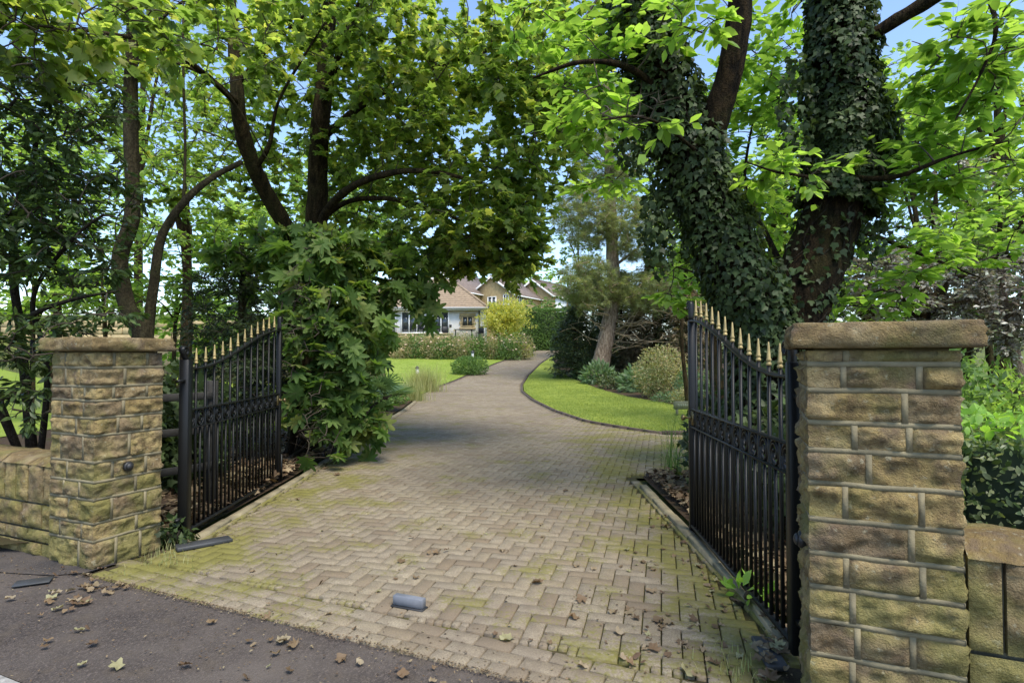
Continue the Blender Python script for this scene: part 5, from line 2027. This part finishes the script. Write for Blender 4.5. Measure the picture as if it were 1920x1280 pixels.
bush("undergrowth_shrub", "dark leafy shrub behind the near right pillar", at(1700, 7.5), 7.5, 1.1, .8, 1.0, 3000, T_DIAMOND, 'L_bg2', .10, 95, zc=.8)
bush("undergrowth_shrub", "dark ivy-leaved undergrowth behind the right gate", 2.55, 4.6, .62, .8, .72, 3000, T_IVY, 'L_ivy', .085, 96, zc=.55)
bush("undergrowth_shrub", "dark leaves at the foot of the ivy-clad tree", 2.55, 6.1, .75, .5, .8, 2200, T_IVY, 'L_ivy', .085, 97, zc=.5)
bush("undergrowth_shrub", "green shrub beyond the branch of the drive, behind the gate bars", 5.9, 12.9, 1.0, .8, .8, 1800, T_DIAMOND, 'L_bg', .10, 98, zc=.6)

bush("undergrowth_shrub", "dark leafy undergrowth behind the left gate's bars", -3.75, 6.4, .5, .9, .75, 2600, T_IVY, 'L_ivy', .085, 99, zc=.6)

# lobed shoot beside the right pillar
sh = thing("lobed_shoot", "bright lobed leaves poking out between the right pillar and the hedge", "plant", (2.04, 2.86, .55))
for k, (dx, dz, a, tl) in enumerate(((.02, .28, -.2, .5), (.05, .16, .35, .3), (.03, .36, .8, .7), (.0, .10, -.5, .2))):
    o = mesh_obj("leaf", T_MAPLE_HI[0] * .12, T_MAPLE_HI[1], M['L_newhedge'], sh, False, np.full(len(T_MAPLE_HI[1]), .3 + .15 * k))
    o.location = (dx, -.02 * k, dz)
    o.rotation_euler = (tl + .3, .25, a)
MB().tube(spline([(.06, .08, -.5), (.04, .05, 0), (.02, .0, .36)], 8), np.linspace(.008, .003, 8), 5).build("stem", M['twig'], sh)

# rose bed before the bungalow
rng = np.random.default_rng(17)
for k in range(13):
    X_ = -8.4 + k * .78
    d_ = 43.2 + .25 * math.sin(k * 1.7) + (.6 if k < 4 else 0)
    lab = ["first", "second", "third", "fourth", "fifth", "sixth", "seventh", "eighth", "ninth", "tenth", "eleventh", "twelfth", "last"][k]
    r_, p_ = bush("rose_bush", lab + " rose bush from the left in the flower bed before the bungalow", X_, d_, rng.uniform(.6, .8), .6, rng.uniform(1.0, 1.35), 1700, T_DIAMOND,
                  'L_hedge' if k % 3 else 'L_pale', .12, 200 + k, zc=.7, group="rose bushes in the long flower bed", lump=.35, stems=4)
    m = MB()
    top = p_[(p_[:, 2] > .6) & (p_[:, 1] < .2)]
    for q in range(min(9, len(top))):
        c = top[rng.integers(len(top))]
        m.lathe([(.01, -.04), (.07, -.01), (.08, .03), (.04, .06), (.005, .07)], c, 6)
    if m.n:
        o = m.build("roses", M['rose'], r_, True)
        o["kind"] = "stuff"
bush("golden_shrub", "small yellow-green shrub ending the flower bed at the drive", at(985, 45.5), 45.5, .55, .55, .7, 1500, T_DIAMOND, 'L_yellow', .10, 220)


def tuft(name, label, X_, d, n, h, spread, mat, seed, wdt=.012, cat="grass clump", z0=None, group=None, lean=.5):
    rng = np.random.default_rng(seed)
    g = gz(X_, d) if z0 is None else z0
    Vs, Fs, rs = [], [], []
    m = 6
    for k in range(n):
        a = rng.random() * 2 * PI
        L = h * rng.uniform(.55, 1.15)
        o_ = rng.normal(0, spread * .25, 2)
        t = np.linspace(0, 1, m)
        ln = rng.uniform(.15, 1.) * lean
        x = ln * L * t ** 1.8
        z = L * (t - .35 * ln * t ** 2.2)
        c = np.stack([o_[0] + np.cos(a) * x, o_[1] + np.sin(a) * x, z], 1)
        s = np.array([-math.sin(a), math.cos(a), 0]) * wdt * .5
        w = (1 - t ** 1.5)[:, None]
        V = np.concatenate([c - s * w, c + s * w])
        q = len(Vs) * 2 * m
        Vs.append(V)
        for i in range(m - 1):
            Fs.append((q + i, q + i + 1, q + m + i + 1, q + m + i))
            rs.append(0)
        rs[-(m - 1):] = [rng.random()] * (m - 1)
    root = thing(name, label, cat, (X_, d, g), 0, group)
    mesh_obj("blades", np.concatenate(Vs), np.array(Fs), M[mat], root, False, np.array(rs))["kind"] = "stuff"
    return root


tuft("feather_grass", "pale feathery ornamental grass clump on the left edge of the drive", at(795, 24.2), 24.2, 900, 1.25, 1.3, 'L_straw', 301, .012, lean=.75)
tuft("feather_grass", "second straw-coloured grass clump just nearer than the feathery one", at(775, 19.5), 19.5, 500, .85, .9, 'L_straw', 302, .011, lean=.75)
tuft("sedge_clump", "arching thin-leaved grass clump beyond the right gate's closing post", 2.05, 7.42, 80, .95, .3, 'L_hedge', 303, .007, lean=.95)
tuft("sedge_clump", "second arching grass clump close behind the right gate", 2.5, 7.1, 90, .85, .35, 'L_hedge', 304, .007, lean=.95)
tuft("straw_tuft", "dry straw-coloured tuft at the kerb under the big-leaved shrub", -2.95, 8.7, 120, .45, .2, 'L_straw', 305, .007, lean=.6)
tuft("strap_plant", "strap-leaved plant at the kerb beneath the big-leaved shrub", -2.98, 9.6, 90, .55, .25, 'L_fern', 306, .022, lean=.8, cat="plant")
tuft("weed_tuft", "grass weeds at the foot of the left pillar by the gate", -2.62, 4.42, 60, .09, .35, 'L_straw', 307, .005, group="weeds in the paving")
tuft("weed_tuft", "small grass weeds in the paving just right of the left pillar", -2.48, 4.2, 40, .06, .4, 'L_straw', 308, .005, group="weeds in the paving")
tuft("weed_tuft", "grass weeds in the paving near the slate at the right gate", 1.08, 2.84, 45, .07, .35, 'L_straw', 309, .005, group="weeds in the paving")
bush("ivy_patch", "small dark ivy patch between left pillar and gate", -2.68, 4.66, .16, .14, .14, 160, T_IVY, 'L_ivy', .05, 310, cat="plant", stems=3)
bush("seedling", "leafy green seedling growing through the right gate's bottom rail", 1.40, 3.55, .14, .16, .12, 36, T_CHEST, 'L_newhedge', .085, 311, cat="plant", stems=3)
for k, (X_, d_, rx_, rz_, mt, lab) in enumerate(((-3.45, 12.2, .5, .42, 'L_hedge', "low green shrub at the kerb just beyond the big-leaved shrub"), (-3.95, 14.0, .6, .55, 'L_pale', "low pale shrub left of the fan palm"),
                                               (-3.72, 17.8, .5, .4, 'L_hedge', "low green shrub between the fan palm and the straw-coloured grass"), (-4.6, 20.5, .9, .55, 'L_bg2', "spreading low shrub behind the straw-coloured grass"))):
    bush("low_shrub", lab, X_, d_, rx_, rx_, rz_, 1500, T_DIAMOND, mt, .075, 330 + k)
# fan palm on the left edge
fp = thing("fan_palm", "small fan palm with stiff pointed leaves at the left edge of the drive", "palm", (-3.42, 15.6, 0))
rng = np.random.default_rng(8)
_pf = []
for k in range(17):
    a = -136 + 17 * k
    _pf += [(a - 6, .30), (a - 2, .7), (a, 1.), (a + 2, .7)]
T_PALM = polar(_pf, .1)
MB().tube([(0, 0, 0), (.02, 0, .2), (0, .02, .42)], [.08, .08, .06], 8).build("trunk", M['bark'], fp, True)
for k in range(16):
    a = k * 2.4
    el = rng.uniform(-.1, 1.1)
    dr = Vector((math.cos(a) * math.cos(el), math.sin(a) * math.cos(el), math.sin(el)))
    e = Vector((0, 0, .42)) + dr * .45
    lf = mesh_obj("leaf", T_PALM[0] * .46, T_PALM[1], M['L_fern'], fp, False, np.full(len(T_PALM[1]), rng.random()))
    R = frames(np.array([dr]), np.array([[0.1, 0, 1.]]))[0]
    m = Matrix(R.tolist()).to_4x4()
    m.translation = e
    lf.matrix_local = m
    MB().tube([(0, 0, .40), tuple(e)], .008, 5).build("stalk", M['L_fern'], fp)

# ------------------------------------------------------------------ fallen leaves
rng = np.random.default_rng(23)
LV = []
for k in range(8):
    V0, F0 = (T_MAPLE_HI if k % 4 else T_CHEST_HI)
    V = V0.copy()
    V[:, 2] = [.5 * mnoise.noise(Vector((p[0] * 1.9 + k * 3, p[1] * 1.9, k))) + .28 * (p[0] - .3) ** 2 * (k % 3 > 0) + .35 * p[1] ** 2 * (k % 2) for p in V0]
    V[:, 2] -= V[:, 2].min()
    mt = M['L_fallen2'] if k == 5 else M['L_fallen']
    o = mesh_obj("fallen_leaf", V, F0, mt, None, False, np.full(len(F0), (k * .37) % 1))
    LV.append(o.data)
    bpy.data.objects.remove(o)


def fallen(px, py, size, label, group, z=.003):
    d_ = FPX * 1.5 / (py - HOR)
    X_ = (px - 960) / FPX * d_
    o = bpy.data.objects.new("fallen_leaf", LV[int(rng.integers(8))])
    COL.objects.link(o)
    o.location = (X_, d_, z + float(prof(d_)))
    o.scale = (size,) * 3
    o.rotation_euler = (rng.normal(0, .18), rng.normal(0, .18), rng.random() * 2 * PI)
    tag(o, label, "leaf", group)


spots = [(660, 1003), (765, 1005), (815, 1035), (806, 1038), (830, 1034), (745, 1045), (620, 1088), (1010, 1090), (1165, 1145), (1190, 1155), (1205, 1170), (1230, 1160), (1210, 1195), (1180, 1140), (1250, 1165), (1300, 1172),
         (1085, 1120), (1070, 1155), (1235, 985), (1255, 965), (1215, 1100), (1280, 1130), (1330, 1100), (1295, 1050), (1320, 1060), (1340, 1085), (1225, 1215), (1195, 1222), (1360, 1250), (1280, 1250), (1150, 1180), (960, 1195), (900, 1100), (617, 878), (605, 868), (635, 890), (675, 795), (690, 835)]
for (px, py) in spots:
    fallen(px + rng.normal(0, 4), py + rng.normal(0, 2), rng.uniform(.035, .065), "dry fallen leaf lying on the mossy block paving", "fallen leaves on the drive")
for k in range(120):
    if k < 75:
        px, py = rng.uniform(1140, 1420), rng.uniform(960, 1270)
        px = min(px, 1200 + (py - 890) * .62)
    else:
        px, py = rng.uniform(420, 1150), 760 + 500 * rng.random() ** .9
    fallen(px, py, rng.uniform(.018, .045), "dry fallen leaf lying on the mossy block paving", "fallen leaves on the drive")
for k in range(70):
    if k < 26:
        px, py = rng.normal(165, 45), rng.normal(1098, 14)
    elif k < 40:
        px, py = rng.normal(110, 40), rng.normal(1125, 10)
    else:
        px, py = rng.uniform(0, 900), 1150 + 120 * rng.random()
        py = max(py, 1110 + (px - 200) * .26)
    fallen(px, py, rng.uniform(.025, .055), "dry fallen leaf lying on the asphalt footway", "fallen leaves on the footway")
for k in range(40):
    px, py = 1440 + rng.normal(0, 22), 1205 + rng.normal(0, 35)
    fallen(px, py, rng.uniform(.03, .06), "brown leaf in the drift at the foot of the right gate post", "leaves drifted by the right gate", .01 + .03 * rng.random())


def litter(name, label, n, xf, d0, d1, size, seed):
    r_ = np.random.default_rng(seed)
    d_ = r_.uniform(d0, d1, n)
    X_ = xf(d_, r_.random(n))
    pos = np.stack([X_, d_, prof(d_) + .06 + .07 * r_.random(n)], 1)
    dd = unit(np.stack([r_.normal(size=n), r_.normal(size=n), r_.normal(0, .35, n)], 1))
    up = unit(r_.normal(0, .35, (n, 3)) + np.array([0, 0, 1.]))
    V, F, r = scatter(T_MAPLE, pos, dd, up, size * (.5 + r_.random(n)), r_)
    o = mesh_obj(name, V, F, M['L_litter'], None, False, r)
    o["kind"] = "stuff"
    tag(o, label, "leaf litter")


litter("leaf_litter", "brown leaf litter on the soil under the shrubs left of the drive", 5200, lambda d, u: left(d) - .1 - 1.7 * u ** 1.4, 4.75, 12.5, .06, 31)
litter("leaf_litter", "brown leaf litter on the soil behind the right gate", 3600, lambda d, u: right(d) + .1 + 1.3 * u, 2.9, 7.15, .05, 32)


def crumbs(name, label, n, pts_fn, seed, size):
    r_ = np.random.default_rng(seed)
    X_, d_ = pts_fn(r_, n)
    pos = np.stack([X_, d_, prof(d_) + .002 + .004 * r_.random(n)], 1)
    dd = unit(np.stack([r_.normal(size=n), r_.normal(size=n), r_.normal(0, .2, n)], 1))
    up = unit(r_.normal(0, .25, (n, 3)) + np.array([0, 0, 1.]))
    V, F, r = scatter(T_DIAMOND, pos, dd, up, size * (.4 + 1.2 * r_.random(n) ** 2), r_)
    o = mesh_obj(name, V, F, M['L_litter'], None, False, r)
    o["kind"] = "stuff"
    tag(o, label, "leaf litter")


def _drive_pts(r_, n):
    d_ = 2.7 + 9 * r_.random(n) ** 1.3
    u = r_.beta(.6, .6, n)
    return left(d_) + .05 + u * (np.minimum(right(d_), 1.5) - left(d_) - .1), d_


def _foot_pts(r_, n):
    k = r_.uniform(-2, 4, n)
    q = .02 + .93 * r_.random(n) ** 1.6
    p = FL_P[None] + FL_E[None] * k[:, None] + FL_N[None] * q[:, None]
    return p[:, 0], p[:, 1]


crumbs("leaf_crumbs", "tiny brown leaf crumbs scattered over the block paving", 2600, _drive_pts, 51, .016)
crumbs("leaf_crumbs", "tiny brown leaf crumbs scattered over the asphalt footway", 1700, _foot_pts, 52, .014)


def _edge_pts(r_, n):
    k = r_.uniform(-.6, 4.1, n)
    q = -.01 + np.abs(r_.normal(0, .022, n))
    p = FL_P[None] + FL_E[None] * k[:, None] + FL_N[None] * q[:, None]
    return p[:, 0], p[:, 1]


crumbs("edge_grit", "dark grit and leaf crumbs along the seam between footway and paving", 3600, _edge_pts, 53, .011)
